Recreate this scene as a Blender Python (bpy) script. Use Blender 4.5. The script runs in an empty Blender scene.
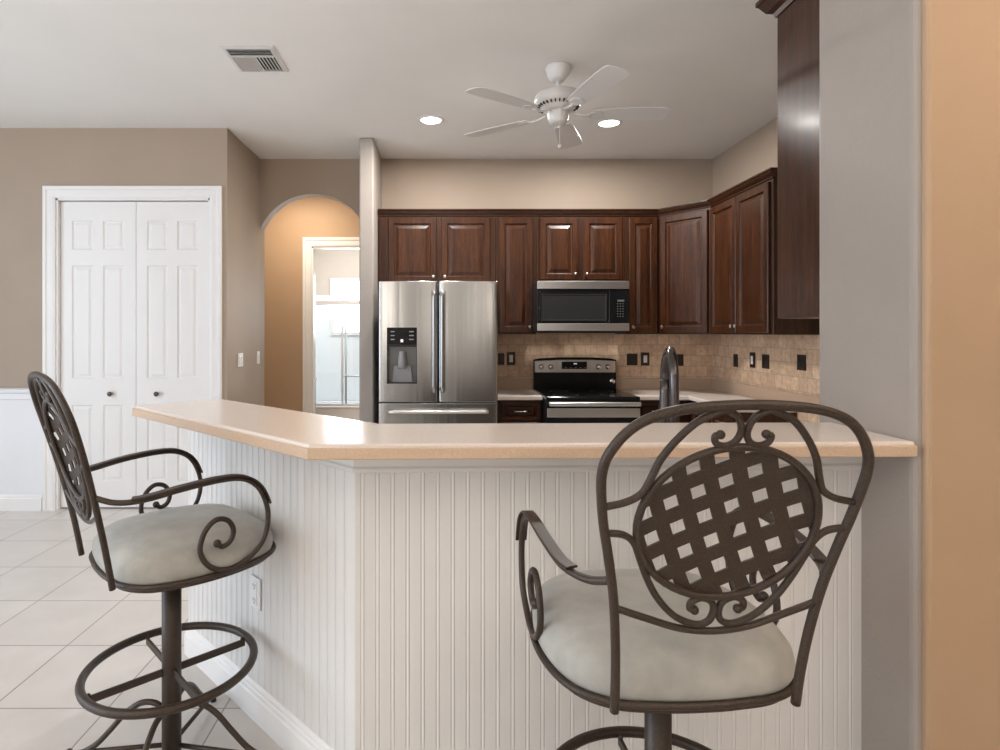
import bpy, bmesh, math, random
from mathutils import Vector, Matrix
R = math.radians
random.seed(7)
scene = bpy.context.scene
COL = scene.collection

# ------------------------------------------------------------------ camera, world, light, exposure
CAM_Z = 1.42
cam = bpy.data.cameras.new('camera')
cam.sensor_width = 36.0
cam.lens = 595.0 * 36.0 / 1000.0
cam.shift_x = 0.053
cam.shift_y = -0.043
cam.clip_start = 0.05
cam_o = bpy.data.objects.new('camera', cam)
cam_o.location = (0, 0, CAM_Z)
cam_o.rotation_euler = (R(90), 0, 0)
COL.objects.link(cam_o)
scene.camera = cam_o

world = bpy.data.worlds.new('world')
scene.world = world
world.use_nodes = True
bg = world.node_tree.nodes['Background']
bg.inputs[0].default_value = (0.86, 0.93, 1.0, 1)
bg.inputs[1].default_value = 0.9

vs = scene.view_settings
vs.view_transform = 'Standard'
vs.look = 'None'
vs.gamma = 1.0
vs.use_curve_mapping = False
vs.exposure = -0.27


def area(name, loc, direction, sx, sy, power, color, spread=180, shape='RECTANGLE'):
    l = bpy.data.lights.new(name, 'AREA')
    l.shape = shape
    l.size = sx
    l.size_y = sy
    l.energy = power
    l.color = color
    l.spread = R(spread)
    o = bpy.data.objects.new(name, l)
    o.location = loc
    o.rotation_euler = Vector(direction).to_track_quat('-Z', 'Y').to_euler()
    COL.objects.link(o)
    return o


# daylight through the living-room windows behind and left of the camera, then an added streak light
area('window_light_west', (-5.35, 0.6, 1.6), (1, 0.05, 0.10), 4.4, 2.5, 185, (0.68, 0.83, 1.0))
area('window_light_rear', (-2.9, -3.85, 1.5), (0.25, 1, 0.12), 2.6, 2.6, 50, (1.0, 0.91, 0.82))
area('streak_fill', (0.95, -3.85, 1.4), (-0.05, 1, 0.1), 0.35, 2.4, 12, (1.0, 0.96, 0.91))  # narrow light added to put a streak in the refrigerator doors
# added living-side and bathroom fills; front and hall lamps; bathroom window daylight
for lx, ly in ((-2.2, -0.9), (2.0, -1.3)):
    area('ceiling_fill', (lx, ly, 1.75), (0, 0.12, 1), 0.35, 0.35, 80, (1.0, 0.90, 0.79))  # unseen fill pointing up, added to brighten the ceiling
area('front_lamp_light', (2.3, 0.55, 2.9), (-0.1, 0.5, -1), 0.3, 0.3, 9, (1.0, 0.74, 0.48))
area('hall_lamp_light', (-1.6, 6.2, 2.98), (0, 0.1, -1), 0.5, 0.4, 27, (1.0, 0.86, 0.68))
area('bathroom_window_light', (-1.35, 9.08, 1.8), (0, -1, -0.1), 0.9, 0.8, 60, (0.93, 0.97, 1.0))
area('bathroom_fill', (-1.3, 8.0, 2.98), (0, 0.1, -1), 0.6, 0.6, 40, (0.98, 0.99, 1.0))  # fill added at the bathroom ceiling to brighten the room

# ------------------------------------------------------------------ materials
MATS = {}


def new_mat(name):
    m = bpy.data.materials.new(name)
    m.use_nodes = True
    nt = m.node_tree
    return m, nt, nt.nodes['Principled BSDF']


def objcoord(nt, scale=(1, 1, 1), loc=(0, 0, 0), kind='Object'):
    tc = nt.nodes.new('ShaderNodeTexCoord')
    mp = nt.nodes.new('ShaderNodeMapping')
    mp.inputs['Scale'].default_value = scale
    mp.inputs['Location'].default_value = loc
    nt.links.new(tc.outputs[kind], mp.inputs['Vector'])
    return mp.outputs['Vector']


def noise(nt, vec, scale, detail=4, rough=0.55):
    n = nt.nodes.new('ShaderNodeTexNoise')
    n.inputs['Scale'].default_value = scale
    n.inputs['Detail'].default_value = detail
    n.inputs['Roughness'].default_value = rough
    nt.links.new(vec, n.inputs['Vector'])
    return n.outputs['Fac']


def ramp(nt, fac, stops):
    r = nt.nodes.new('ShaderNodeValToRGB')
    e = r.color_ramp.elements
    while len(e) < len(stops):
        e.new(0.5)
    for el, (p, c) in zip(e, stops):
        el.position = p
        el.color = (*c, 1)
    nt.links.new(fac, r.inputs['Fac'])
    return r.outputs['Color']


def bump(nt, bs, height, strength=0.2, dist=0.01):
    b = nt.nodes.new('ShaderNodeBump')
    b.inputs['Strength'].default_value = strength
    b.inputs['Distance'].default_value = dist
    nt.links.new(height, b.inputs['Height'])
    nt.links.new(b.outputs['Normal'], bs.inputs['Normal'])


def setp(bs, color=None, rough=None, metal=None, spec=None, coat=None, coat_rough=None):
    if color is not None:
        bs.inputs['Base Color'].default_value = (*color, 1)
    if rough is not None:
        bs.inputs['Roughness'].default_value = rough
    if metal is not None:
        bs.inputs['Metallic'].default_value = metal
    if spec is not None:
        bs.inputs['Specular IOR Level'].default_value = spec
    if coat is not None:
        bs.inputs['Coat Weight'].default_value = coat
    if coat_rough is not None:
        bs.inputs['Coat Roughness'].default_value = coat_rough


def painted(name, color, rough=0.6, tex_scale=180, strength=0.08, var=0.04):
    m, nt, bs = new_mat(name)
    setp(bs, color, rough, spec=0.3)
    v = objcoord(nt, kind='Object')
    n = noise(nt, v, tex_scale, 3)
    bump(nt, bs, n, strength, 0.004)
    n2 = noise(nt, v, 2.5, 3)
    c = ramp(nt, n2, [(0.3, tuple(x * (1 - var) for x in color)), (0.7, tuple(min(1, x * (1 + var)) for x in color))])
    nt.links.new(c, bs.inputs['Base Color'])
    MATS[name] = m
    return m


def plain(name, color, rough=0.5, metal=0.0, spec=0.5, coat=0.0):
    m, nt, bs = new_mat(name)
    setp(bs, color, rough, metal, spec, coat)
    v = objcoord(nt)
    n = noise(nt, v, 40, 3)
    mr = nt.nodes.new('ShaderNodeMapRange')
    mr.inputs['To Min'].default_value = max(0.02, rough * 0.88)
    mr.inputs['To Max'].default_value = min(1, rough * 1.12)
    nt.links.new(n, mr.inputs['Value'])
    nt.links.new(mr.outputs['Result'], bs.inputs['Roughness'])
    MATS[name] = m
    return m


painted('ceiling_paint', (0.85, 0.83, 0.80), 0.75, 120, 0.06, 0.015)
painted('taupe_paint', (0.385, 0.303, 0.234), 0.55, 150, 0.12, 0.02)
painted('warm_lit_tan', (0.47, 0.32, 0.205), 0.55, 140, 0.15, 0.03)  # hall wall colour; on the stub wall's front, warm lamplight as colour
painted('column_paint', (0.365, 0.32, 0.285), 0.55, 70, 0.35, 0.02)
painted('bath_paint', (0.55, 0.50, 0.44), 0.6, 150, 0.05, 0.02)
painted('white_trim', (0.82, 0.80, 0.785), 0.38, 60, 0.02, 0.012)
painted('white_wainscot', (0.80, 0.80, 0.82), 0.42, 60, 0.02, 0.012)
painted('bead_paint', (0.74, 0.72, 0.70), 0.42, 60, 0.03, 0.02)
painted('white_tile', (0.86, 0.88, 0.90), 0.2, 20, 0.01, 0.01)
painted('room_paint', (0.70, 0.66, 0.62), 0.6, 120, 0.05, 0.02)
plain('white_plastic', (0.80, 0.79, 0.77), 0.35)
plain('fan_white', (0.74, 0.72, 0.70), 0.4)
plain('dark_slot', (0.02, 0.02, 0.02), 0.6)
plain('black_gloss', (0.010, 0.010, 0.011), 0.12, 0.0, 0.3)
plain('black_matte', (0.015, 0.015, 0.016), 0.45)
plain('oven_glass', (0.035, 0.035, 0.036), 0.18)
plain('grey_glass', (0.028, 0.028, 0.029), 0.3, 0.0, 0.2)
plain('chrome', (0.75, 0.75, 0.77), 0.12, 1.0)
plain('shower_metal', (0.74, 0.76, 0.79), 0.3, 0.35)
plain('nickel', (0.42, 0.39, 0.35), 0.28, 1.0)
plain('dark_nickel', (0.11, 0.10, 0.10), 0.2, 1.0)
plain('bronze_plate', (0.05, 0.028, 0.018), 0.35, 0.4)
plain('dark_knob', (0.11, 0.09, 0.07), 0.3, 0.8)
plain('grey_plastic', (0.33, 0.33, 0.33), 0.4)
plain('dispenser_grey', (0.20, 0.20, 0.20), 0.3, 0.5)
plain('vent_white', (0.66, 0.64, 0.62), 0.5)
plain('porcelain', (0.85, 0.85, 0.85), 0.12)
plain('icon_grey', (0.35, 0.35, 0.35), 0.5)
plain('button_grey', (0.16, 0.16, 0.16), 0.5)


def counter_mat():
    m, nt, bs = new_mat('counter_laminate')
    setp(bs, (0.72, 0.60, 0.52), 0.2, spec=0.5)
    v = objcoord(nt)
    n = noise(nt, v, 260, 2)
    c = ramp(nt, n, [(0.35, (0.74, 0.64, 0.57)), (0.65, (0.81, 0.72, 0.65))])
    nt.links.new(c, bs.inputs['Base Color'])
    MATS['counter_laminate'] = m
    m, nt, bs = new_mat('splash_and_lit_edge')
    setp(bs, (0.60, 0.42, 0.29), 0.35, spec=0.5)
    v = objcoord(nt)
    n = noise(nt, v, 200, 2)
    c = ramp(nt, n, [(0.35, (0.56, 0.40, 0.28)), (0.65, (0.63, 0.46, 0.33))])  # tan of the low splash; on the bar edge it stands for lamplight
    nt.links.new(c, bs.inputs['Base Color'])
    MATS['splash_and_lit_edge'] = m


counter_mat()


def wood(name, dark, light, rough=0.34, axis='z', scale=1.0, coat=0.06):
    m, nt, bs = new_mat(name)
    s = {'z': (22, 22, 1.6), 'x': (1.6, 22, 22), 'y': (22, 1.6, 22)}[axis]
    v = objcoord(nt, tuple(k * scale for k in s))
    n = noise(nt, v, 1.6, 6, 0.62)
    v2 = objcoord(nt, tuple(k * scale * 4 for k in s))
    n2 = noise(nt, v2, 2.4, 4, 0.6)
    mix = nt.nodes.new('ShaderNodeMath')
    mix.operation = 'MULTIPLY_ADD'
    mix.inputs[1].default_value = 0.45
    nt.links.new(n2, mix.inputs[0])
    mul = nt.nodes.new('ShaderNodeMath')
    mul.operation = 'MULTIPLY'
    mul.inputs[1].default_value = 0.55
    nt.links.new(n, mul.inputs[0])
    nt.links.new(mul.outputs[0], mix.inputs[2])
    c = ramp(nt, mix.outputs[0], [(0.34, dark), (0.52, tuple((a + b) / 2 for a, b in zip(dark, light))), (0.66, light)])
    nt.links.new(c, bs.inputs['Base Color'])
    setp(bs, None, rough, spec=0.34, coat=coat, coat_rough=0.15)
    bump(nt, bs, mix.outputs[0], 0.12, 0.002)
    MATS[name] = m
    return m


wood('cabinet_wood', (0.010, 0.0034, 0.0017), (0.086, 0.0275, 0.0090))
wood('cabinet_wood_across', (0.010, 0.0034, 0.0017), (0.086, 0.0275, 0.0090), axis='x')
wood('frame_wood', (0.018, 0.0062, 0.0030), (0.062, 0.0225, 0.0092))


def steel():
    m, nt, bs = new_mat('brushed_steel')
    setp(bs, (0.43, 0.425, 0.415), 0.25, 1.0)
    v = objcoord(nt, (9, 9, 0.2))
    n = noise(nt, v, 1.0, 2)
    mr = nt.nodes.new('ShaderNodeMapRange')
    mr.inputs['To Min'].default_value = 0.23
    mr.inputs['To Max'].default_value = 0.27
    nt.links.new(n, mr.inputs['Value'])
    nt.links.new(mr.outputs['Result'], bs.inputs['Roughness'])
    v3 = objcoord(nt, (11, 11, 0.25))
    n3 = noise(nt, v3, 1.0, 2)
    bump(nt, bs, n3, 0.5, 0.006)
    MATS['brushed_steel'] = m
    m, nt, bs = new_mat('brushed_steel_across')
    setp(bs, (0.72, 0.71, 0.69), 0.30, 1.0)
    MATS['brushed_steel_across'] = m


steel()


def iron():
    m, nt, bs = new_mat('bronze_iron')
    v = objcoord(nt)
    n = noise(nt, v, 420, 2, 0.6)
    c = ramp(nt, n, [(0.36, (0.028, 0.018, 0.012)), (0.56, (0.051, 0.033, 0.023)), (0.72, (0.085, 0.056, 0.037))])
    nt.links.new(c, bs.inputs['Base Color'])
    setp(bs, None, 0.42, 0.2, 0.5)
    bump(nt, bs, n, 0.15, 0.001)
    MATS['bronze_iron'] = m


iron()


def suede():
    m, nt, bs = new_mat('suede')
    v = objcoord(nt)
    n = noise(nt, v, 7, 4, 0.6)
    c = ramp(nt, n, [(0.32, (0.32, 0.31, 0.28)), (0.5, (0.385, 0.372, 0.338)), (0.68, (0.47, 0.455, 0.415))])
    nt.links.new(c, bs.inputs['Base Color'])
    setp(bs, None, 0.85, 0, 0.2)
    bs.inputs['Sheen Weight'].default_value = 0.3
    n2 = noise(nt, v, 500, 2)
    bump(nt, bs, n2, 0.15, 0.002)
    MATS['suede'] = m


suede()


def floor_tile():
    m, nt, bs = new_mat('floor_tile')
    v = objcoord(nt, loc=(1.72, -2.245, 0))
    b = nt.nodes.new('ShaderNodeTexBrick')
    b.offset = 0.0
    b.squash = 1.0
    b.inputs['Scale'].default_value = 1.0
    b.inputs['Brick Width'].default_value = 0.44
    b.inputs['Row Height'].default_value = 0.45
    b.inputs['Mortar Size'].default_value = 0.0035
    b.inputs['Mortar Smooth'].default_value = 0.3
    b.inputs['Bias'].default_value = 0.0
    b.inputs['Color1'].default_value = (0.63, 0.585, 0.545, 1)
    b.inputs['Color2'].default_value = (0.67, 0.625, 0.585, 1)
    b.inputs['Mortar'].default_value = (0.30, 0.26, 0.235, 1)
    nt.links.new(v, b.inputs['Vector'])
    n = noise(nt, objcoord(nt), 5, 4)
    mx = nt.nodes.new('ShaderNodeMix')
    mx.data_type = 'RGBA'
    mx.blend_type = 'MULTIPLY'
    mx.inputs['Factor'].default_value = 1.0
    nt.links.new(b.outputs['Color'], mx.inputs['A'])
    c = ramp(nt, n, [(0.3, (0.92, 0.91, 0.90)), (0.7, (1, 1, 1))])
    nt.links.new(c, mx.inputs['B'])
    nt.links.new(mx.outputs['Result'], bs.inputs['Base Color'])
    setp(bs, None, 0.28, 0, 0.45)
    inv = nt.nodes.new('ShaderNodeMath')
    inv.operation = 'SUBTRACT'
    inv.inputs[0].default_value = 1.0
    nt.links.new(b.outputs['Fac'], inv.inputs[1])
    bump(nt, bs, inv.outputs[0], 0.4, 0.002)
    MATS['floor_tile'] = m


floor_tile()


def splash_tile(name, horizontal):
    """tumbled stone tile; `horizontal` is the object axis that runs along the wall"""
    m, nt, bs = new_mat(name)
    tc = nt.nodes.new('ShaderNodeTexCoord')
    sep = nt.nodes.new('ShaderNodeSeparateXYZ')
    com = nt.nodes.new('ShaderNodeCombineXYZ')
    nt.links.new(tc.outputs['Object'], sep.inputs[0])
    nt.links.new(sep.outputs[horizontal], com.inputs['X'])
    nt.links.new(sep.outputs['Z'], com.inputs['Y'])
    b = nt.nodes.new('ShaderNodeTexBrick')
    b.offset = 0.5
    b.inputs['Scale'].default_value = 1.0
    b.inputs['Brick Width'].default_value = 0.104
    b.inputs['Row Height'].default_value = 0.1
    b.inputs['Mortar Size'].default_value = 0.004
    b.inputs['Mortar Smooth'].default_value = 0.4
    b.inputs['Color1'].default_value = (0.84, 0.62, 0.44, 1)
    b.inputs['Color2'].default_value = (0.68, 0.485, 0.335, 1)
    b.inputs['Mortar'].default_value = (0.58, 0.43, 0.31, 1)
    nt.links.new(com.outputs[0], b.inputs['Vector'])
    n = noise(nt, tc.outputs['Object'], 28, 5, 0.65)
    mx = nt.nodes.new('ShaderNodeMix')
    mx.data_type = 'RGBA'
    mx.blend_type = 'MULTIPLY'
    mx.inputs['Factor'].default_value = 1.0
    nt.links.new(b.outputs['Color'], mx.inputs['A'])
    c = ramp(nt, n, [(0.3, (0.78, 0.75, 0.72)), (0.7, (1.15, 1.12, 1.1))])
    nt.links.new(c, mx.inputs['B'])
    nt.links.new(mx.outputs['Result'], bs.inputs['Base Color'])
    setp(bs, None, 0.5, 0, 0.35)
    bump(nt, bs, n, 0.2, 0.004)
    MATS[name] = m


splash_tile('stone_tile_x', 'X')
splash_tile('stone_tile_y', 'Y')


def emis(name, color, strength):
    m, nt, bs = new_mat(name)
    setp(bs, (0.9, 0.9, 0.9), 0.4)
    bs.inputs['Emission Color'].default_value = (*color, 1)
    bs.inputs['Emission Strength'].default_value = strength
    MATS[name] = m


emis('lamp_lens', (1.0, 0.96, 0.90), 14)
emis('frosted_daylight', (0.95, 0.98, 1.0), 2.2)
emis('indicator', (0.9, 0.95, 1.0), 0.5)


def glass():
    m = bpy.data.materials.new('clear_glass')
    m.use_nodes = True
    nt = m.node_tree
    nt.nodes.clear()
    out = nt.nodes.new('ShaderNodeOutputMaterial')
    t = nt.nodes.new('ShaderNodeBsdfTransparent')
    t.inputs[0].default_value = (0.93, 0.96, 0.97, 1)
    g = nt.nodes.new('ShaderNodeBsdfGlossy')
    g.inputs['Roughness'].default_value = 0.03
    fr = nt.nodes.new('ShaderNodeFresnel')
    fr.inputs[0].default_value = 1.45
    mx = nt.nodes.new('ShaderNodeMixShader')
    nt.links.new(fr.outputs[0], mx.inputs[0])
    nt.links.new(t.outputs[0], mx.inputs[1])
    nt.links.new(g.outputs[0], mx.inputs[2])
    nt.links.new(mx.outputs[0], out.inputs[0])
    MATS['clear_glass'] = m


glass()


# ------------------------------------------------------------------ mesh helpers
class MB:
    def __init__(self):
        self.bm = bmesh.new()

    def _bevel_new(self, geom_faces, w, seg):
        edges = list({e for f in geom_faces for e in f.edges})
        bmesh.ops.bevel(self.bm, geom=edges, offset=w, segments=seg, profile=0.5, affect='EDGES', clamp_overlap=True)

    def box(self, x0, x1, y0, y1, z0, z1, bevel=0.0, seg=2, M=None):
        bm2 = bmesh.new()
        bmesh.ops.create_cube(bm2, size=1.0)
        for v in bm2.verts:
            v.co = Vector(((x0 + x1) / 2 + v.co.x * (x1 - x0), (y0 + y1) / 2 + v.co.y * (y1 - y0), (z0 + z1) / 2 + v.co.z * (z1 - z0)))
        if bevel > 0:
            bmesh.ops.bevel(bm2, geom=bm2.edges[:], offset=bevel, segments=seg, profile=0.5, affect='EDGES', clamp_overlap=True)
        self.merge(bm2, M)
        return self

    def merge(self, bm2, M=None):
        if M is not None:
            bm2.transform(M)
        mp = {}
        for v in bm2.verts:
            mp[v] = self.bm.verts.new(v.co)
        for f in bm2.faces:
            try:
                nf = self.bm.faces.new([mp[v] for v in f.verts])
                nf.smooth = f.smooth
            except ValueError:
                pass
        bm2.free()

    def prism(self, poly, z0, z1, bevel=0.0, seg=2, M=None):
        """polygon (x, y) counter-clockwise, extruded in z"""
        bm2 = bmesh.new()
        a = [bm2.verts.new((x, y, z0)) for x, y in poly]
        b = [bm2.verts.new((x, y, z1)) for x, y in poly]
        n = len(poly)
        bm2.faces.new(a[::-1])
        bm2.faces.new(b)
        for i in range(n):
            bm2.faces.new([a[i], a[(i + 1) % n], b[(i + 1) % n], b[i]])
        if bevel > 0:
            bm2.normal_update()
            es = [e for e in bm2.edges if e.calc_face_angle(0) > 0.5]
            bmesh.ops.bevel(bm2, geom=es, offset=bevel, segments=seg, profile=0.5, affect='EDGES', clamp_overlap=True)
        self.merge(bm2, M)
        return self

    def tube(self, pts, r, n=10, closed=False, smooth=True, sect=None, up=None, sub=0, caps=True):
        """sweep a circle (or the section `sect`) along pts; r is a number or one per point"""
        P = [Vector(p) for p in pts]
        if sub:
            rr = r if isinstance(r, (list, tuple)) else None
            P, rr = catmull(P, sub, closed, rr)
            if rr is not None:
                r = rr
        m = len(P)
        T = []
        for i in range(m):
            if closed:
                t = P[(i + 1) % m] - P[i - 1]
            else:
                t = P[min(i + 1, m - 1)] - P[max(i - 1, 0)]
            T.append(t.normalized() if t.length > 1e-9 else Vector((0, 0, 1)))
        u = Vector(up) if up is not None else (Vector((0, 0, 1)) if abs(T[0].z) < 0.9 else Vector((1, 0, 0)))
        nrm = (u - T[0] * u.dot(T[0])).normalized()
        rings = []
        for i in range(m):
            if up is not None:
                uu = Vector(up)
                q = uu - T[i] * uu.dot(T[i])
                nrm = q.normalized() if q.length > 1e-5 else nrm
            else:
                q = nrm - T[i] * nrm.dot(T[i])
                nrm = q.normalized()
            bi = T[i].cross(nrm)
            ri = r[i] if isinstance(r, (list, tuple)) else r
            ring = []
            if sect:
                for (sx, sy) in sect:
                    ring.append(self.bm.verts.new(P[i] + bi * sx * ri + nrm * sy * ri))
            else:
                for k in range(n):
                    a = 2 * math.pi * k / n
                    ring.append(self.bm.verts.new(P[i] + bi * math.cos(a) * ri + nrm * math.sin(a) * ri))
            rings.append(ring)
        k = len(rings[0])
        for i in range(m if closed else m - 1):
            A, B = rings[i], rings[(i + 1) % m]
            for j in range(k):
                f = self.bm.faces.new([A[j], A[(j + 1) % k], B[(j + 1) % k], B[j]])
                f.smooth = smooth
        if not closed and caps:
            self.bm.faces.new(rings[0][::-1])
            self.bm.faces.new(rings[-1])
        return self

    def lathe(self, prof, centre=(0, 0, 0), n=32, axis='z', smooth=True, M=None):
        """prof: list of (radius, height)"""
        bm2 = bmesh.new()
        rings = []
        for (r, h) in prof:
            if r < 1e-6:
                rings.append([bm2.verts.new((0, 0, h))])
            else:
                rings.append([bm2.verts.new((r * math.cos(2 * math.pi * k / n), r * math.sin(2 * math.pi * k / n), h)) for k in range(n)])
        for A, B in zip(rings, rings[1:]):
            for j in range(n):
                a0, a1 = A[j % len(A)], A[(j + 1) % len(A)]
                b0, b1 = B[j % len(B)], B[(j + 1) % len(B)]
                vs_ = []
                for v in (a0, a1, b1, b0):
                    if v not in vs_:
                        vs_.append(v)
                if len(vs_) >= 3:
                    f = bm2.faces.new(vs_)
                    f.smooth = smooth
        if len(rings[0]) > 1:
            bm2.faces.new(rings[0][::-1])
        if len(rings[-1]) > 1:
            bm2.faces.new(rings[-1])
        rot = {'z': Matrix.Identity(4), 'y': Matrix.Rotation(R(90), 4, 'X'), 'x': Matrix.Rotation(R(90), 4, 'Y')}[axis]
        T = Matrix.Translation(centre) @ rot
        if M is not None:
            T = M @ T
        self.merge(bm2, T)
        return self

    def sphere(self, c, r, n=12):
        bm2 = bmesh.new()
        bmesh.ops.create_uvsphere(bm2, u_segments=n, v_segments=max(6, n // 2), radius=r)
        for f in bm2.faces:
            f.smooth = True
        self.merge(bm2, Matrix.Translation(c))
        return self

    def moulding(self, path, prof, closed=False):
        """sweep a profile of (out, z) along a flat path of (x, y); out points to the RIGHT of travel"""
        P = [Vector((x, y)) for x, y in path]
        m = len(P)
        rings = []
        for i in range(m):
            d0 = (P[i] - P[i - 1]).normalized() if (i > 0 or closed) else None
            d1 = (P[(i + 1) % m] - P[i]).normalized() if (i < m - 1 or closed) else None
            d0 = d0 or d1
            d1 = d1 or d0
            n0 = Vector((d0.y, -d0.x))
            n1 = Vector((d1.y, -d1.x))
            b = (n0 + n1)
            b = b / max(0.2, (1 + n0.dot(n1)))
            rings.append([self.bm.verts.new((P[i].x + b.x * o, P[i].y + b.y * o, z)) for o, z in prof])
        k = len(prof)
        for i in range(m if closed else m - 1):
            A, B = rings[i], rings[(i + 1) % m]
            for j in range(k):
                self.bm.faces.new([A[j], A[(j + 1) % k], B[(j + 1) % k], B[j]])
        if not closed:
            self.bm.faces.new(rings[0])
            self.bm.faces.new(rings[-1][::-1])
        return self

    def nested(self, x0, x1, z0, z1, y, loops, M=None):
        """raised or sunk panel face on the plane y, facing -y: loops of (inset, depth into +y); first loop is the back rim"""
        bm2 = bmesh.new()
        rings = []
        for ins, d in loops:
            rings.append([bm2.verts.new(c) for c in ((x0 + ins, y + d, z0 + ins), (x1 - ins, y + d, z0 + ins), (x1 - ins, y + d, z1 - ins), (x0 + ins, y + d, z1 - ins))])
        for A, B in zip(rings, rings[1:]):
            for j in range(4):
                bm2.faces.new([A[j], A[(j + 1) % 4], B[(j + 1) % 4], B[j]])
        bm2.faces.new(rings[-1])
        bm2.faces.new(rings[0][::-1])
        self.merge(bm2, M)
        return self

    def build(self, name, mat, parent=None, autosmooth=False, M=None):
        bm = self.bm
        if M is not None:
            bm.transform(M)
        bmesh.ops.recalc_face_normals(bm, faces=bm.faces[:])
        me = bpy.data.meshes.new(name)
        bm.to_mesh(me)
        bm.free()
        mats = mat if isinstance(mat, (list, tuple)) else [mat]
        for k in mats:
            me.materials.append(MATS[k])
        o = bpy.data.objects.new(name, me)
        COL.objects.link(o)
        if parent is not None:
            o.parent = parent
        return o


def catmull(P, sub, closed=False, rr=None):
    m = len(P)
    out, ro = [], []
    for i in range(m if closed else m - 1):
        if closed:
            p0, p1, p2, p3 = P[i - 1], P[i], P[(i + 1) % m], P[(i + 2) % m]
        else:
            p1, p2 = P[i], P[i + 1]
            p0 = P[i - 1] if i > 0 else p1 * 2 - p2
            p3 = P[i + 2] if i + 2 < m else p2 * 2 - p1
        for s in range(sub):
            t = s / sub
            out.append(0.5 * ((2 * p1) + (p2 - p0) * t + (2 * p0 - 5 * p1 + 4 * p2 - p3) * t * t + (3 * p1 - p0 - 3 * p2 + p3) * t ** 3))
            if rr:
                ro.append(rr[i] * (1 - t) + rr[(i + 1) % m] * t)
    if not closed:
        out.append(P[-1])
        if rr:
            ro.append(rr[-1])
    return out, (ro if rr else None)


def tag(o, label, cat, group=None):
    o['label'] = label
    o['category'] = cat
    if group:
        o['group'] = group
    return o


def thing(name, label, cat, loc=(0, 0, 0), rz=0.0, group=None):
    o = bpy.data.objects.new(name, None)
    o.empty_display_size = 0.1
    o.location = loc
    o.rotation_euler = (0, 0, rz)
    COL.objects.link(o)
    return tag(o, label, cat, group)


def struct(o, label=None):
    o['kind'] = 'structure'
    if label:
        o['label'] = label
    return o


def copy_tree(o, parent=None):
    c = o.copy()
    COL.objects.link(c)
    if parent is not None:
        c.parent = parent
    for ch in [x for x in bpy.data.objects if x.parent == o]:
        copy_tree(ch, c)
    return c


# ------------------------------------------------------------------ the setting
H = 3.048          # ceiling
YB = 5.60          # kitchen back wall
XR = 2.50          # kitchen right wall
XL = -1.755        # short wall beside the arch
YP = 4.75          # pantry wall
GX = 1.262          # left face of the stub wall at the end of the bar
GY0, GY1 = 1.585, 2.03

struct(MB().box(-5.6, 5.0, -4.1, 9.6, -0.1, 0).build('floor', 'floor_tile'))
struct(MB().box(-5.6, 5.0, -4.1, 9.6, H, H + 0.1).build('ceiling', 'ceiling_paint'))
struct(MB().box(-0.62, XR + 0.12, YB, YB + 0.12, 0, H).build('wall_back', 'taupe_paint'))
struct(MB().box(XR, XR + 0.12, GY1, YB, 0, H).build('wall_right', 'taupe_paint'))
struct(MB().box(XL - 0.12, XL, YP + 0.12, YB + 0.12, 0, H).build('wall_left', 'taupe_paint'))
# pantry wall with the bifold opening
PX0, PX1, PZ1 = -3.122, -1.89, 2.488
w = MB()
w.box(-5.6, PX0, YP, YP + 0.12, 0, H)
w.box(PX1, XL, YP, YP + 0.12, 0, H)
w.box(PX0, PX1, YP, YP + 0.12, PZ1, H)
struct(w.build('wall_pantry', 'taupe_paint'))
struct(MB().box(-3.3, XL - 0.12, YB + 0.02, YB + 0.1, 0, H).build('wall_pantry_back', 'room_paint'))
# arch wall
AX, AR, AZ, AHW = -1.261, 0.535, 2.185, 0.4935
pts = []
n = 28
a0 = math.acos(AHW / AR)
for i in range(n + 1):
    a = math.pi - a0 - (math.pi - 2 * a0) * i / n
    pts.append((AX + AR * math.cos(a), AZ + AR * math.sin(a)))
w = MB()
w.box(XL, AX - AHW, YB, YB + 0.12, 0, H)
w.box(AX + AHW, -0.62, YB, YB + 0.12, 0, H)
for (xa, za), (xb, zb_) in zip(pts, pts[1:]):
    w.merge((lambda b_: (b_.faces.new([b_.verts.new(c) for c in ((xa, YB, za), (xb, YB, zb_), (xb, YB, H), (xa, YB, H))]),
                         b_.faces.new([b_.verts.new(c) for c in ((xa, YB + 0.12, za), (xa, YB + 0.12, H), (xb, YB + 0.12, H), (xb, YB + 0.12, zb_))]),
                         b_.faces.new([b_.verts.new(c) for c in ((xa, YB, za), (xa, YB + 0.12, za), (xb, YB + 0.12, zb_), (xb, YB, zb_))]), b_)[-1])(bmesh.new()))
bmesh.ops.remove_doubles(w.bm, verts=w.bm.verts[:], dist=1e-5)
struct(w.build('wall_arch', 'taupe_paint'))
# wall end beside the refrigerator
struct(MB().box(-0.735, -0.615, 4.98, YB, 0, H, 0.012).build('wall_fridge_side', 'column_paint'))
# stub wall at the end of the bar; its front has warm lamplight put into its tan
w = MB()
w.box(GX, 5.0, GY0 + 0.02, GY1, 0, H, 0.02, 3)
struct(w.build('wall_bar_end', 'column_paint'))
struct(MB().box(GX + 0.018, 5.0, GY0, GY0 + 0.03, 0, H, 0.012, 3).build('wall_front', 'warm_lit_tan'))
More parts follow.
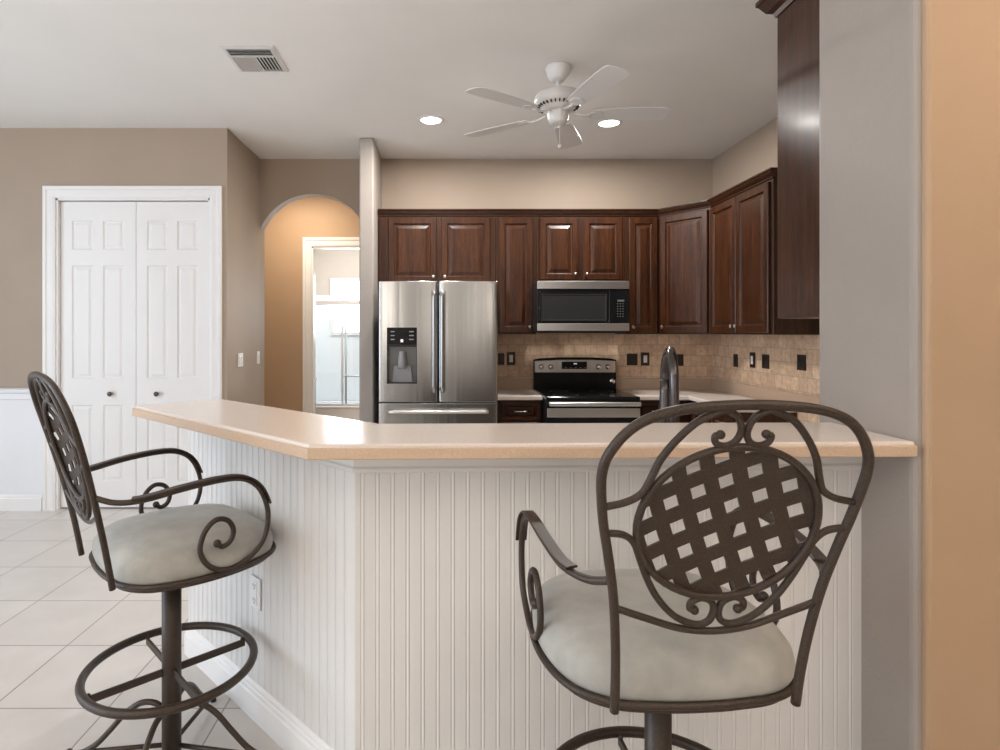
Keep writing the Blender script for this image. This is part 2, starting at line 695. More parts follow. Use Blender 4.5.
# hall and bathroom behind the arch
HX0, HX1, HZ = -1.566, -0.70, 2.41
HY = 6.90
w = MB()
w.box(-3.4, HX0, HY, HY + 0.12, 0, H)
w.box(HX1, 0.6, HY, HY + 0.12, 0, H)
w.box(HX0, HX1, HY, HY + 0.12, HZ, H)
struct(w.build('wall_hall', 'warm_lit_tan'))
struct(MB().box(-3.52, -3.4, YB + 0.12, HY + 0.12, 0, H).build('wall_hall_left', 'warm_lit_tan'))
struct(MB().box(0.6, 0.72, YB + 0.12, 9.5, 0, H).build('wall_hall_right', 'warm_lit_tan'))
w = MB()
WX0, WX1, WZ0, WZ1 = -1.80, -0.85, 1.37, 2.25
w.box(-2.5, WX0, 9.2, 9.32, 0, H)
w.box(WX1, 0.6, 9.2, 9.32, 0, H)
w.box(WX0, WX1, 9.2, 9.32, 0, WZ0)
w.box(WX0, WX1, 9.2, 9.32, WZ1, H)
struct(w.build('wall_bath_back', 'bath_paint'))
struct(MB().box(-2.62, -2.5, HY + 0.12, 9.32, 0, H).build('wall_bath_left', 'bath_paint'))
# the living room around and behind the camera
struct(MB().box(-5.72, -5.6, -4.1, 4.87, 0, H).build('wall_west', 'room_paint'))
struct(MB().box(-5.6, 5.0, -4.22, -4.1, 0, H).build('wall_rear', 'room_paint'))
struct(MB().box(5.0, 5.12, -4.1, 2.03, 0, H).build('wall_east', 'room_paint'))

# trims
casing_prof = lambda wd: [(0, 0), (0, 0.02), (0.012, 0.024), (wd * 0.3, 0.016), (wd * 0.75, 0.022), (wd, 0.014), (wd, 0)]


def casing(name, x0, x1, z1, y, wd, mat='white_trim', jamb=0.12):
    """door casing facing -y round an opening, drawn as three mitred boards with a stepped profile"""
    m = MB()
    pr = [(0, 0.0), (0, 0.012), (wd * 0.18, 0.018), (wd * 0.62, 0.018), (wd * 0.72, 0.026), (wd * 0.95, 0.026), (wd, 0.02), (wd, 0)]
    rings = []
    for (cx, cz, dx, dz) in ((x0, 0, -1, 0), (x0, z1, -1, 1), (x1, z1, 1, 1), (x1, 0, 1, 0)):
        rings.append([m.bm.verts.new((cx + dx * o, y - t, cz + dz * o)) for o, t in pr])
    for A, B in zip(rings, rings[1:]):
        for j in range(len(pr)):
            m.bm.faces.new([A[j], A[(j + 1) % len(pr)], B[(j + 1) % len(pr)], B[j]])
    m.bm.faces.new(rings[0])
    m.bm.faces.new(rings[-1][::-1])
    m.box(x0 - 0.001, x0 + 0.016, y - 0.001, y + jamb, 0, z1)
    m.box(x1 - 0.016, x1 + 0.001, y - 0.001, y + jamb, 0, z1)
    m.box(x0, x1, y - 0.001, y + jamb, z1 - 0.016, z1)
    return struct(m.build(name, mat))


casing('trim_1', PX0, PX1, PZ1, YP, 0.095)
casing('trim_2', HX0, HX1, HZ, HY, 0.105)

# bifold pantry door
door = bpy.data.objects.new('door_1', None)
door.location = (-2.5, YP + 0.03, 0)
COL.objects.link(door)
struct(door, 'white bifold pantry door with raised panels and two small knobs')


def bifold_leaf(x0, x1, parent, ox, oy):
    z0, z1, t = 0.012, 2.466, 0.034
    cw = (x1 - x0)
    cols = [(x0 + cw * 0.145, x0 + cw * 0.425), (x0 + cw * 0.56, x0 + cw * 0.84)]
    rows = [(0.222, 0.835), (1.045, 1.955), (2.08, 2.315)]
    m = MB()
    xs = sorted([x0, x1] + [v for c in cols for v in c])
    zs = sorted([z0, z1] + [v for r_ in rows for v in r_])
    # stiles and rails as a grid of faces with sunk raised panels
    for i in range(len(xs) - 1):
        for j in range(len(zs) - 1):
            hole = any(abs(c[0] - xs[i]) < 1e-6 for c in cols) and any(abs(r_[0] - zs[j]) < 1e-6 for r_ in rows)
            if hole:
                m.nested(xs[i], xs[i + 1], zs[j], zs[j + 1], 0, [(0, t), (0, 0), (0.010, 0.008), (0.018, 0.008), (0.036, 0.002)])
            else:
                m.box(xs[i], xs[i + 1], 0, t, zs[j], zs[j + 1])
    bmesh.ops.remove_doubles(m.bm, verts=m.bm.verts[:], dist=1e-5)
    return m.build('door_leaf', 'white_trim', parent, M=Matrix.Translation((-ox, -0.0, 0)))


mid = -2.498
leaf1 = bifold_leaf(PX0 + 0.02, mid - 0.002, door, -2.5, 0)
leaf2 = bifold_leaf(mid + 0.002, PX1 - 0.02, door, -2.5, 0)
for leaf, px in ((leaf1, 109.6), (leaf2, 156.2)):
    kx = (px - 447) / 595 * YP + 2.5
    kn = MB().lathe([(0.008, 0), (0.008, 0.018), (0.018, 0.024), (0.020, 0.034), (0.014, 0.042), (0, 0.044)], (kx, 0, 0.925), 16, 'y').build('door_knob', 'dark_knob', leaf)

# wainscot left of the pantry door, baseboards
w = MB()
w.box(-5.6, PX0 - 0.097, YP - 0.012, YP, 0.0, 0.93)
w.moulding([(-5.6, YP - 0.012), (PX0 - 0.097, YP - 0.012)], [(0, 0.88), (0.012, 0.885), (0.014, 0.93), (0.03, 0.94), (0.034, 0.965), (0.0, 0.975)])
struct(w.build('trim_3', 'white_wainscot'), 'white wainscot with cap rail left of the pantry door')
base_prof = [(0, 0), (0.016, 0), (0.016, 0.095), (0.011, 0.103), (0.011, 0.113), (0.006, 0.122), (0, 0.128)]
struct(MB().moulding([(-5.6, YP - 0.012), (PX0 - 0.097, YP - 0.012)], base_prof).build('baseboard_pantry', 'white_trim'))
struct(MB().moulding([(XL, YP), (XL, YB)], base_prof).build('baseboard_left', 'white_trim'))
struct(MB().moulding([(-3.4, HY), (HX0 - 0.107, HY)], base_prof).build('baseboard_hall', 'white_trim'))

# bathroom window
win = MB()
for (a, b, c, d) in ((WX0, WX0 + 0.05, WZ0 + 0.05, WZ1 - 0.05), (WX1 - 0.05, WX1, WZ0 + 0.05, WZ1 - 0.05), (WX0, WX1, WZ0, WZ0 + 0.05), (WX0, WX1, WZ1 - 0.05, WZ1)):
    win.box(a, b, 9.16, 9.25, c, d)
wo = struct(win.build('window_1', 'white_trim'), 'bright frosted bathroom window behind the shower doors')
MB().box(WX0 + 0.05, WX1 - 0.05, 9.2, 9.215, WZ0 + 0.05, WZ1 - 0.05).build('window_pane', 'frosted_daylight', wo)
# white shower tile
w = MB()
w.box(-2.5, WX0, 9.185, 9.2, 0, 1.98)
w.box(WX1, 0.6, 9.185, 9.2, 0, 1.98)
w.box(WX0, WX1, 9.185, 9.2, 0, WZ0)
w.box(-2.5, -2.485, 8.3, 9.185, 0, 1.98)
w.box(-2.5, WX0, 9.175, 9.19, 1.94, 1.985, 0.004)
struct(w.build('trim_4', 'white_tile'), 'white wall tile behind the bathtub')

# ------------------------------------------------------------------ bathroom things
tub = thing('bathtub', 'white bathtub behind the glass doors beyond the arch', 'bathtub', (-1.2, 8.75, 0))
m = MB()
m.box(-1.28, 1.1, -0.43, -0.36, 0, 0.36, 0.02, 3)
m.box(-1.28, 1.1, 0.36, 0.42, 0, 0.36, 0.02, 3)
m.box(-1.28, -1.18, -0.43, 0.42, 0, 0.36, 0.02, 3)
m.box(1.0, 1.1, -0.43, 0.42, 0, 0.36, 0.02, 3)
m.box(-1.2, 1.05, -0.4, 0.4, 0.0, 0.06)
m.build('basin', 'porcelain', tub)
MB().box(-1.28, 1.1, -0.45, -0.34, 0.355, 0.385, 0.012, 3).build('rim', 'porcelain', tub)
sh = thing('shower_enclosure', 'framed sliding glass shower doors on the bathtub rim', 'shower door', (-1.2, 8.36, 0.386))
m = MB()
m.box(-1.28, 1.1, -0.025, 0.025, 1.415, 1.475, 0.006)
m.box(-1.28, 1.1, -0.02, 0.02, 0.0, 0.025, 0.004)
m.box(-1.28, -1.25, -0.02, 0.02, 0.02, 1.42, 0.004)
m.build('track_frame', 'shower_metal', sh)
for (xa, xb, yy) in ((-1.24, -0.22, 0.012), (-0.27, 1.05, -0.012)):
    g = MB().box(xa, xb, yy - 0.003, yy + 0.003, 0.03, 1.41).build('glass_door', 'clear_glass', sh)
    for xe in (xa, xb):
        MB().box(xe - 0.012, xe + 0.012, yy - 0.009, yy + 0.009, 0.028, 1.412, 0.003).build('door_edge', 'shower_metal', g)
    if yy < 0:
        MB().tube([(xa + 0.03, yy - 0.01, 0.42), (xa + 0.03, yy - 0.05, 0.42), (xb - 0.2, yy - 0.05, 0.42), (xb - 0.2, yy - 0.01, 0.42)], 0.011, 10).build('towel_bar', 'shower_metal', g)
van = thing('vanity_cabinet', 'narrow brown vanity with white top just inside the bathroom doorway', 'vanity', (-1.87, 7.35, 0))
MB().box(-0.32, 0.19, -0.28, 0.28, 0, 0.80, 0.004).build('body', 'cabinet_wood', van)
MB().box(-0.34, 0.205, -0.30, 0.30, 0.801, 0.84, 0.008, 3).build('top', 'porcelain', van)

# ------------------------------------------------------------------ the bar
C0 = Vector((-0.2729, 1.765))        # panel corner
C1 = Vector((GX, 1.812))            # panel end at the stub wall
C2 = C0 + Vector((-0.875, 0.875))   # far end of the angled panel
CT, CB = 1.125, 1.085               # bar top

bar = thing('breakfast_bar', 'white beadboard half wall carrying the raised breakfast bar', 'half wall', (0, 0, 0))


def beadboard(a, b, z0, z1, thick, gd=1.0):
    """vertical beadboard between plan points a and b; the face looks to the right of a->b"""
    d = (b - a)
    L = d.length
    d.normalize()
    nrm = Vector((d.y, -d.x))
    prof = [(0.0, 0.0)]
    s = 0.0
    p = 0.0448
    while s + p < L:
        prof += [(s + 0.0155, 0.0), (s + 0.018, -0.0016 * gd), (s + 0.0205, 0.0), (s + 0.024, 0.0010), (s + 0.0275, 0.0), (s + 0.0290, -0.0010), (s + 0.0305, 0.0)]
        s += p
    prof.append((L, 0.0))
    m = MB()
    fr = [[m.bm.verts.new((a.x + d.x * t + nrm.x * o, a.y + d.y * t + nrm.y * o, z)) for t, o in prof] for z in (z0, z1)]
    for i in range(len(prof) - 1):
        m.bm.faces.new([fr[0][i], fr[0][i + 1], fr[1][i + 1], fr[1][i]])
    bk = [[m.bm.verts.new((q.x - nrm.x * thick, q.y - nrm.y * thick, z)) for q in (a, b)] for z in (z0, z1)]
    m.bm.faces.new([fr[1][0], *fr[1][1:], bk[1][1], bk[1][0]])
    m.bm.faces.new([fr[0][0], bk[0][0], bk[0][1], *fr[0][:0:-1]])
    m.bm.faces.new([bk[0][0], bk[1][0], bk[1][1], bk[0][1]])
    m.bm.faces.new([fr[0][0], fr[1][0], bk[1][0], bk[0][0]])
    m.bm.faces.new([fr[0][-1], bk[0][1], bk[1][1], fr[1][-1]])
    return m


beadboard(C2, C0, 0.0, CB - 0.002, 0.012, 2.6).build('beadboard_panel', 'bead_paint', bar)
beadboard(C0, C1, 0.0, CB - 0.002, 0.012).build('beadboard_panel', 'bead_paint', bar)
# core behind the boards
nA = Vector((0.7071, 0.7071))
core_in = C0 + Vector((0.04, 0.095))
poly = [tuple(C2 + nA * 0.012), tuple(C0 + nA * 0.012 + Vector((0.002, 0.002))), (C1.x, C1.y + 0.012), (C1.x, C1.y + 0.095), tuple(core_in), tuple(C2 + nA * 0.11)]
MB().prism(poly, 0.0, CB - 0.003).build('core', 'bead_paint', bar)
mp = [(0, 1.003), (0.008, 1.003), (0.012, 1.008), (0.012, 1.016), (0.007, 1.022), (0.007, CB - 0.002), (0, CB - 0.002)]
MB().moulding([tuple(C2), tuple(C0), tuple(C1)], mp).build('top_moulding', 'bead_paint', bar)
bp = [(0, 0), (0.018, 0), (0.018, 0.085), (0.013, 0.092), (0.013, 0.102), (0.008, 0.108), (0.008, 0.116), (0.003, 0.124), (0, 0.126)]
MB().moulding([tuple(C2), tuple(C0), tuple(C1)], bp).build('baseboard', 'white_trim', bar)

FL, FR = (-0.362, 1.560), (GX - 0.002, 1.600)
LE, BL = (-1.255, 2.386), (-1.005, 2.634)
IC, BR = (-0.217, 1.919), (GX - 0.002, 1.948)
bt = thing('bar_countertop', 'raised cream bar countertop with an edge tinted by painted lamplight, angled at the left', 'countertop', (0, 0, 0))
top_poly = [LE, FL, (GX + 0.0, 1.600), (GX + 0.0, BR[1]), IC, BL]
ctr = MB()
ctr.prism([LE, FL, FR, BR, IC, BL], CB + 0.008, CT, 0.006, 3)
ctr.build('top', 'counter_laminate', bt)
# added edge strip along the outer sides, warm lamplight put into its tan
MB().moulding([BL, LE, FL, FR], [(-0.02, CB), (0.004, CB), (0.006, CB + 0.003), (0.006, CT - 0.013), (0.003, CT - 0.010), (-0.02, CT - 0.010)]).build('lit_edge_band', 'splash_and_lit_edge', bt)
ar = Vector((FL[0] - LE[0], FL[1] - LE[1])).normalized()

# outlet low on the angled panel
pc = Vector((257 - 447, 0)) / 595
s_ = (pc.x * C0.y - C0.x) / (-0.7071 - pc.x * 0.7071)
op = C0 + Vector((-0.7071, 0.7071)) * s_
oz = CAM_Z - (592 - 332) / 595 * op.y
out = thing('wall_outlet', 'white electrical outlet low on the angled beadboard panel', 'outlet', (op.x - 0.7071 * 0.0015, op.y - 0.7071 * 0.0015, oz), R(-45))


def outlet_parts(o, plate_mat, face_mat, slot_mat):
    MB().box(-0.036, 0.036, -0.007, 0, -0.058, 0.058, 0.003).build('cover_plate', plate_mat, o)
    f = MB().box(-0.017, 0.017, -0.010, -0.006, -0.042, 0.042, 0.003).build('socket', face_mat, o)
    for dz in (-0.026, 0.026):
        MB().box(-0.0085, -0.0055, -0.0105, -0.0095, dz - 0.004, dz + 0.008).build('slot', slot_mat, f)
        MB().box(0.0055, 0.0085, -0.0105, -0.0095, dz - 0.004, dz + 0.008).build('slot', slot_mat, f)
        MB().box(-0.003, 0.003, -0.0105, -0.0095, dz - 0.012, dz - 0.007).build('slot', slot_mat, f)


outlet_parts(out, 'white_plastic', 'white_plastic', 'dark_slot')


def switch_parts(o, plate_mat, rocker_mat, gangs=1):
    hw = 0.036 + 0.023 * (gangs - 1)
    MB().box(-hw, hw, -0.007, 0, -0.058, 0.058, 0.003).build('cover_plate', plate_mat, o)
    for g in range(gangs):
        cx = (g - (gangs - 1) / 2) * 0.046
        MB().box(cx - 0.016, cx + 0.016, -0.012, -0.006, -0.033, 0.033, 0.003).build('rocker', rocker_mat, o)


sw = thing('light_switch', 'white double rocker switch on the short taupe wall', 'light switch', (XL + 0.0005, 5.045, 1.183), R(90))
switch_parts(sw, 'white_plastic', 'white_plastic', 2)
sw = thing('light_switch', 'white single switch beside the arched opening', 'light switch', (XL + 0.0005, 5.52, 1.183), R(90))
switch_parts(sw, 'white_plastic', 'white_plastic', 1)

# ------------------------------------------------------------------ kitchen cabinets
UF = 5.27      # face-frame plane of the upper cabinets
UZ0, UZ1 = 1.402, 2.446
DOOR_LOOPS = [(0, 0.020), (0, 0.005), (0.005, 0.0), (0.050, 0.0), (0.055, 0.009), (0.060, 0.013), (0.068, 0.013), (0.094, 0.003), (0.098, 0.0025)]


def cab_knob(parent, x, y, z):
    MB().lathe([(0.006, 0), (0.006, 0.012), (0.014, 0.018), (0.0155, 0.025), (0.011, 0.031), (0, 0.033)], (x, y, z), 14, 'y').build('knob', 'nickel', parent)


def cab_door(parent, x0, x1, z0, z1, y, knob=None, name='door', pull=None):
    w_ = min(x1 - x0, z1 - z0)
    sc = 1.0 if w_ > 0.24 else w_ / 0.26
    loops = [(a * sc, b) for a, b in DOOR_LOOPS]
    o = MB().nested(x0, x1, z0, z1, y - 0.020, loops).build(name, 'cabinet_wood' if z1 - z0 > x1 - x0 else 'cabinet_wood_across', parent)
    if knob == 'l':
        cab_knob(o, x0 + 0.028, y - 0.020, z0 + 0.05)
    if knob == 'r':
        cab_knob(o, x1 - 0.028, y - 0.020, z0 + 0.05)
    if pull:
        cx, cz = (x0 + x1) / 2, (z0 + z1) / 2
        MB().tube([(cx - 0.048, y - 0.018, cz), (cx - 0.048, y - 0.040, cz), (cx, y - 0.048, cz), (cx + 0.048, y - 0.040, cz), (cx + 0.048, y - 0.018, cz)], 0.0052, 8, sub=4).build('handle', 'nickel', o)
    return o


def xk(px, y=UF - 0.02):
    return (px - 447) / 595 * y


def upper(label, px0, px1, doors, z0=UZ0, z1=UZ1, depth=None, group=None):
    x0, x1 = px0, px1
    c = thing('wall_cabinet', label, 'cabinet', ((x0 + x1) / 2, UF, z0), 0, group)
    cx = (x0 + x1) / 2
    MB().box(x0 - cx + 0.0008, x1 - cx - 0.0008, 0, YB - UF - 0.003, 0, z1 - z0, 0.002, 1).build('body', 'frame_wood', c)
    for (a, b, kn) in doors:
        cab_door(c, a - cx, b - cx, 0.012, z1 - z0 - 0.018, -0.0005, kn)
    return c


upper('dark brown wall cabinet with two doors above the refrigerator', -0.608, 0.43, [(xk(388.4), xk(436.5), 'r'), (xk(441.5), xk(490), 'l')], z0=1.845)
upper('dark brown single-door wall cabinet between refrigerator and microwave', 0.43, 0.79, [(xk(499), xk(533), 'r')])
upper('dark brown wall cabinet with two short doors above the microwave', 0.79, 1.575, [(xk(540), xk(578.5), 'r'), (xk(583.5), xk(622.6), 'l')], z0=1.868)
upper('narrow dark brown single-door wall cabinet right of the microwave', 1.575, 1.876, [(xk(629.5), xk(657.5), 'l')])
# diagonal corner cabinet
DA, DB = Vector((1.878, UF)), Vector((2.17, 4.885))
dl = (DB - DA).length
ang = math.atan2(DB.y - DA.y, DB.x - DA.x)
dc = thing('corner_cabinet', 'dark brown diagonal wall cabinet in the kitchen corner', 'cabinet', (DA.x, DA.y, UZ0), ang)
inv = Matrix.Rotation(-ang, 4, 'Z') @ Matrix.Translation((-DA.x, -DA.y, 0))
poly = [(DA.x + 0.001, DA.y), (DB.x, DB.y + 0.001), (XR - 0.003, DB.y + 0.001), (XR - 0.003, YB - 0.003), (DA.x + 0.001, YB - 0.003)]
MB().prism(poly, 0, UZ1 - UZ0).build('body', 'frame_wood', dc, M=inv)
cab_door(dc, 0.024, dl - 0.024, 0.012, UZ1 - UZ0 - 0.018, -0.0005, 'l')
# right-wall cabinet, seen obliquely
RX = 2.17
rc = thing('wall_cabinet', 'dark brown wall cabinet with two tall doors on the right wall', 'cabinet', (RX, 4.42, UZ0), R(-90))
MB().box(-0.463, 0.462, 0, XR - RX - 0.003, 0, UZ1 - UZ0, 0.002, 1).build('body', 'frame_wood', rc)
cab_door(rc, -0.448, -0.02, 0.012, UZ1 - UZ0 - 0.018, -0.0005, 'r')
cab_door(rc, -0.012, 0.43, 0.012, UZ1 - UZ0 - 0.018, -0.0005, 'l')
# crown along all of them
cp = [(-0.015, UZ1 - 0.004), (0.008, UZ1 - 0.004), (0.010, UZ1 + 0.006), (0.018, UZ1 + 0.012), (0.032, UZ1 + 0.028), (0.036, UZ1 + 0.038), (0.044, UZ1 + 0.042), (0.044, UZ1 + 0.052), (-0.015, UZ1 + 0.052)]
cp = [(o, z + 0.0045) for o, z in cp]
crown = MB().moulding([(-0.608, UF), (DA.x, DA.y), (DB.x, DB.y), (RX, 3.957), (XR - 0.004, 3.957)], cp).build('crown_moulding', 'frame_wood')
tag(crown, 'dark brown crown moulding running along the tops of the kitchen wall cabinets', 'moulding')
# cabinet on the back of the stub wall, only its side shows
PX, PYa, PYb, PZa, PZb = 1.332, GY1 + 0.002, 2.42, 1.473, 2.69
pc_ = thing('wall_cabinet', 'tall dark brown cabinet mounted behind the grey wall at the bar end', 'cabinet', (PX, PYa, PZa))
MB().box(0, 0.80, 0, PYb - PYa - 0.02, 0, PZb - PZa, 0.003, 1).build('body', 'cabinet_wood', pc_)
for (a, b) in ((0.01, 0.395), (0.405, 0.79)):
    d = MB().nested(-b, -a, 0.012, PZb - PZa - 0.018, -0.0205, DOOR_LOOPS).build('door', 'cabinet_wood', pc_, M=Matrix.Translation((0, PYb - PYa - 0.0195, 0)) @ Matrix.Rotation(R(180), 4, 'Z'))
pcp = [(-0.01, 0.0), (0.006, 0.0), (0.012, 0.018), (0.03, 0.028), (0.05, 0.062), (0.058, 0.068), (0.058, 0.085), (-0.01, 0.085)]
hh = PZb - PZa
MB().moulding([(0.80, PYb - PYa - 0.02), (0.0, PYb - PYa - 0.02), (0.0, 0.0)], [(o, z + hh) for o, z in pcp]).build('crown', 'frame_wood', pc_)

# base cabinets
BF = 5.02
KZ = 0.846


def base(label, x0, x1, y=BF, doors=(), group=None):
    cx = (x0 + x1) / 2
    c = thing('base_cabinet', label, 'cabinet', (cx, y, 0), 0, group)
    m = MB()
    m.box(x0 - cx + 0.001, x1 - cx - 0.001, 0, YB - y - 0.003, 0.1, KZ, 0.002, 1)
    m.box(x0 - cx + 0.001, x1 - cx - 0.001, 0.06, YB - y - 0.003, 0, 0.1)
    m.build('body', 'frame_wood', c)
    for (a, b) in doors:
        cab_door(c, a - cx, b - cx, KZ - 0.172, KZ - 0.012, -0.0005, name='drawer', pull=True)
        cab_door(c, a - cx, b - cx, 0.115, KZ - 0.185, -0.0005, 'r')
    return c


base('dark brown base cabinet with a drawer between refrigerator and range', 0.42, 0.800, doors=[(0.452, 0.785)])
base('dark brown base cabinet with a drawer right of the range', 1.571, 2.04, doors=[(1.59, 1.96)])
rb = thing('base_cabinet', 'dark brown base cabinet run under the right wall counter', 'cabinet', (2.06, 4.69, 0), R(-90))
m = MB()
m.box(-0.905, 0.46, 0, XR - 2.06 - 0.003, 0.1, KZ, 0.002, 1)
m.box(-0.905, 0.46, 0.06, XR - 2.06 - 0.003, 0, 0.1)
m.build('body', 'frame_wood', rb)
for (a, b) in ((-0.28, 0.07), (0.09, 0.44)):
    cab_door(rb, a, b, KZ - 0.172, KZ - 0.012, -0.0005, name='drawer', pull=True)
    cab_door(rb, a, b, 0.115, KZ - 0.185, -0.0005, 'r')

# lower counters with a low splash
cz0, cz1 = 0.848, 0.886
kc = thing('kitchen_countertop', 'short cream countertop between refrigerator and range', 'countertop', (0.6, 5.3, cz0))
MB().box(0.42 - 0.6, 0.802 - 0.6, 4.98 - 5.3, YB - 0.003 - 5.3, 0, cz1 - cz0, 0.008, 3).build('top', 'counter_laminate', kc)
MB().box(0.42 - 0.6, 0.802 - 0.6, YB - 0.024 - 5.3, YB - 0.003 - 5.3, cz1 - cz0 - 0.002, cz1 - cz0 + 0.1, 0.003).build('splash', 'splash_and_lit_edge', kc)
kc = thing('kitchen_countertop', 'cream L-shaped countertop in the kitchen corner right of the range', 'countertop', (2.2, 5.0, cz0))
lp = [(1.568, 4.98), (2.03, 4.98), (2.03, 4.22), (XR - 0.003, 4.22), (XR - 0.003, YB - 0.003), (1.568, YB - 0.003)]
MB().prism([(x - 2.2, y - 5.0) for x, y in lp], 0, cz1 - cz0, 0.008, 3).build('top', 'counter_laminate', kc)
m = MB()
m.box(1.568 - 2.2, XR - 0.003 - 2.2, YB - 0.024 - 5, YB - 0.003 - 5, cz1 - cz0 - 0.002, cz1 - cz0 + 0.1, 0.003)
m.box(XR - 0.024 - 2.2, XR - 0.003 - 2.2, 3.4 - 5, YB - 0.024 - 5, cz1 - cz0 - 0.002, cz1 - cz0 + 0.1, 0.003)
m.build('splash', 'splash_and_lit_edge', kc)

# tiled backsplash
struct(MB().box(0.40, XR - 0.01, YB - 0.010, YB - 0.0005, 0.5, UZ0 + 0.02).build('trim_5', 'stone_tile_x'), 'tumbled tan stone tile backsplash on the back wall')
struct(MB().box(XR - 0.010, XR - 0.0005, 2.3, YB - 0.01, 0.5, UZ0 + 0.02).build('trim_6', 'stone_tile_y'), 'tumbled tan stone tile backsplash on the right wall')


def wall_plate(px, py, wall, kind, label):
    if wall == 'back':
        y = YB - 0.0105
        x = (px - 447) / 595 * y
        o = thing('wall_outlet' if kind != 'switch' else 'light_switch', label, 'outlet' if kind != 'switch' else 'light switch', (x, y, CAM_Z - (py - 332) / 595 * y), 0)
    else:
        x = XR - 0.0105
        y = x * 595 / (px - 447)
        o = thing('wall_outlet' if kind != 'switch' else 'light_switch', label, 'outlet' if kind != 'switch' else 'light switch', (x, y, CAM_Z - (py - 332) / 595 * y), R(-90))
    if kind == 'switch':
        MB().box(-0.040, 0.040, -0.008, 0, -0.062, 0.062, 0.003).build('cover_plate', 'bronze_plate', o)
        MB().box(-0.017, 0.017, -0.013, -0.007, -0.034, 0.034, 0.003).build('rocker', 'white_plastic', o)
    else:
        hw = 0.036 if kind == 'outlet' else 0.05
        MB().box(-hw, hw, -0.008, 0, -0.055, 0.055, 0.003).build('cover_plate', 'bronze_plate', o)
        for dx in ((0,) if kind == 'outlet' else (-0.022, 0.022)):
            MB().box(dx - 0.013, dx + 0.013, -0.011, -0.007, -0.036, 0.036, 0.002).build('socket', 'black_matte', o)


wall_plate(500.5, 359, 'back', 'outlet', 'dark bronze outlet beside the refrigerator on the back tile')
wall_plate(511, 358.5, 'back', 'switch', 'bronze switch plate with white rocker between refrigerator and range')
wall_plate(632, 359.5, 'back', 'double', 'wide dark bronze outlet just right of the range')
wall_plate(645, 359, 'back', 'switch', 'bronze switch plate with white rocker right of the range')
wall_plate(679.5, 360, 'back', 'outlet', 'dark bronze outlet behind the faucet on the back tile')
wall_plate(736, 360.5, 'right', 'outlet', 'dark bronze outlet on the right tile nearest the corner')
wall_plate(753, 360, 'right', 'switch', 'bronze switch plate with white rocker on the right tile')
wall_plate(766, 361.5, 'right', 'double', 'wide dark bronze outlet beside the switch on the right tile')
wall_plate(802, 362.5, 'right', 'double', 'wide dark bronze outlet on the right tile nearest the bar')

# peninsula counter, sink and faucet behind the bar
pbase = thing('base_cabinet', 'dark brown sink cabinet on the kitchen side of the bar', 'cabinet', (0.5, 2.3, 0))
MB().box(-0.6, 0.70, -0.36, 0.20, 0.1, KZ, 0.003, 1).build('body', 'frame_wood', pbase)
MB().box(-0.6, 0.70, -0.36, 0.14, 0.0, 0.0995).build('plinth', 'frame_wood', pbase)
pk = thing('kitchen_countertop', 'low cream sink countertop hidden behind the raised bar', 'countertop', (0.5, 2.3, cz0))
m = MB()
sx0, sx1, sy0, sy1 = 0.10, 0.66, -0.17, 0.19
m.box(-0.62, sx0, -0.38, 0.26, 0, cz1 - cz0, 0.004)
m.box(sx1, 0.72, -0.38, 0.26, 0, cz1 - cz0, 0.004)
m.box(sx0, sx1, -0.38, sy0, 0, cz1 - cz0, 0.004)
m.box(sx0, sx1, sy1, 0.26, 0, cz1 - cz0, 0.004)
m.build('top', 'counter_laminate', pk)
sk = thing('kitchen_sink', 'stainless sink set in the low counter behind the bar', 'sink', (0.88, 2.31, cz1))
m = MB()
m.moulding([(-0.275, -0.175), (-0.275, 0.175), (0.275, 0.175), (0.275, -0.175)], [(0.0, 0.0005), (0.0, 0.006), (-0.02, 0.006), (-0.02, 0.0005)], closed=True)
m.build('rim', 'brushed_steel_across', sk)
m = MB()
m.box(-0.27, -0.262, -0.17, 0.17, -0.034, 0.004)
m.box(0.262, 0.27, -0.17, 0.17, -0.034, 0.004)
m.box(-0.27, 0.27, -0.17, -0.162, -0.034, 0.004)
m.box(-0.27, 0.27, 0.162, 0.17, -0.034, 0.004)
m.box(-0.262, 0.262, -0.162, 0.162, -0.034, -0.03)
m.build('bowl', 'brushed_steel_across', sk)
fa_ = thing('faucet', 'tall gooseneck pull-down kitchen faucet standing behind the bar', 'faucet', (0.79, 2.07, cz1))
MB().lathe([(0.032, 0.0), (0.032, 0.006), (0.024, 0.012), (0.022, 0.085), (0.019, 0.10), (0, 0.10)], (0, 0, 0), 24).build('base', 'dark_nickel', fa_)
neck = [(0, 0, 0.09), (0, 0, 0.25), (0, 0, 0.36), (0.003, 0.014, 0.412), (0.011, 0.05, 0.452), (0.021, 0.095, 0.465), (0.028, 0.14, 0.447), (0.032, 0.172, 0.402), (0.033, 0.18, 0.35)]
MB().tube(neck, 0.0165, 16, sub=6).build('spout', 'dark_nickel', fa_)
MB().lathe([(0.017, 0.0), (0.0175, -0.05), (0.022, -0.12), (0.0245, -0.165), (0.022, -0.172), (0, -0.172)], (0.033, 0.18, 0.355), 20).build('spray_head', 'dark_nickel', fa_)
m = MB()
m.tube([(0.018, 0, 0.075), (0.05, 0, 0.085), (0.09, -0.005, 0.115)], [0.010, 0.008, 0.006], 10, sub=4)
m.build('lever', 'dark_nickel', fa_)

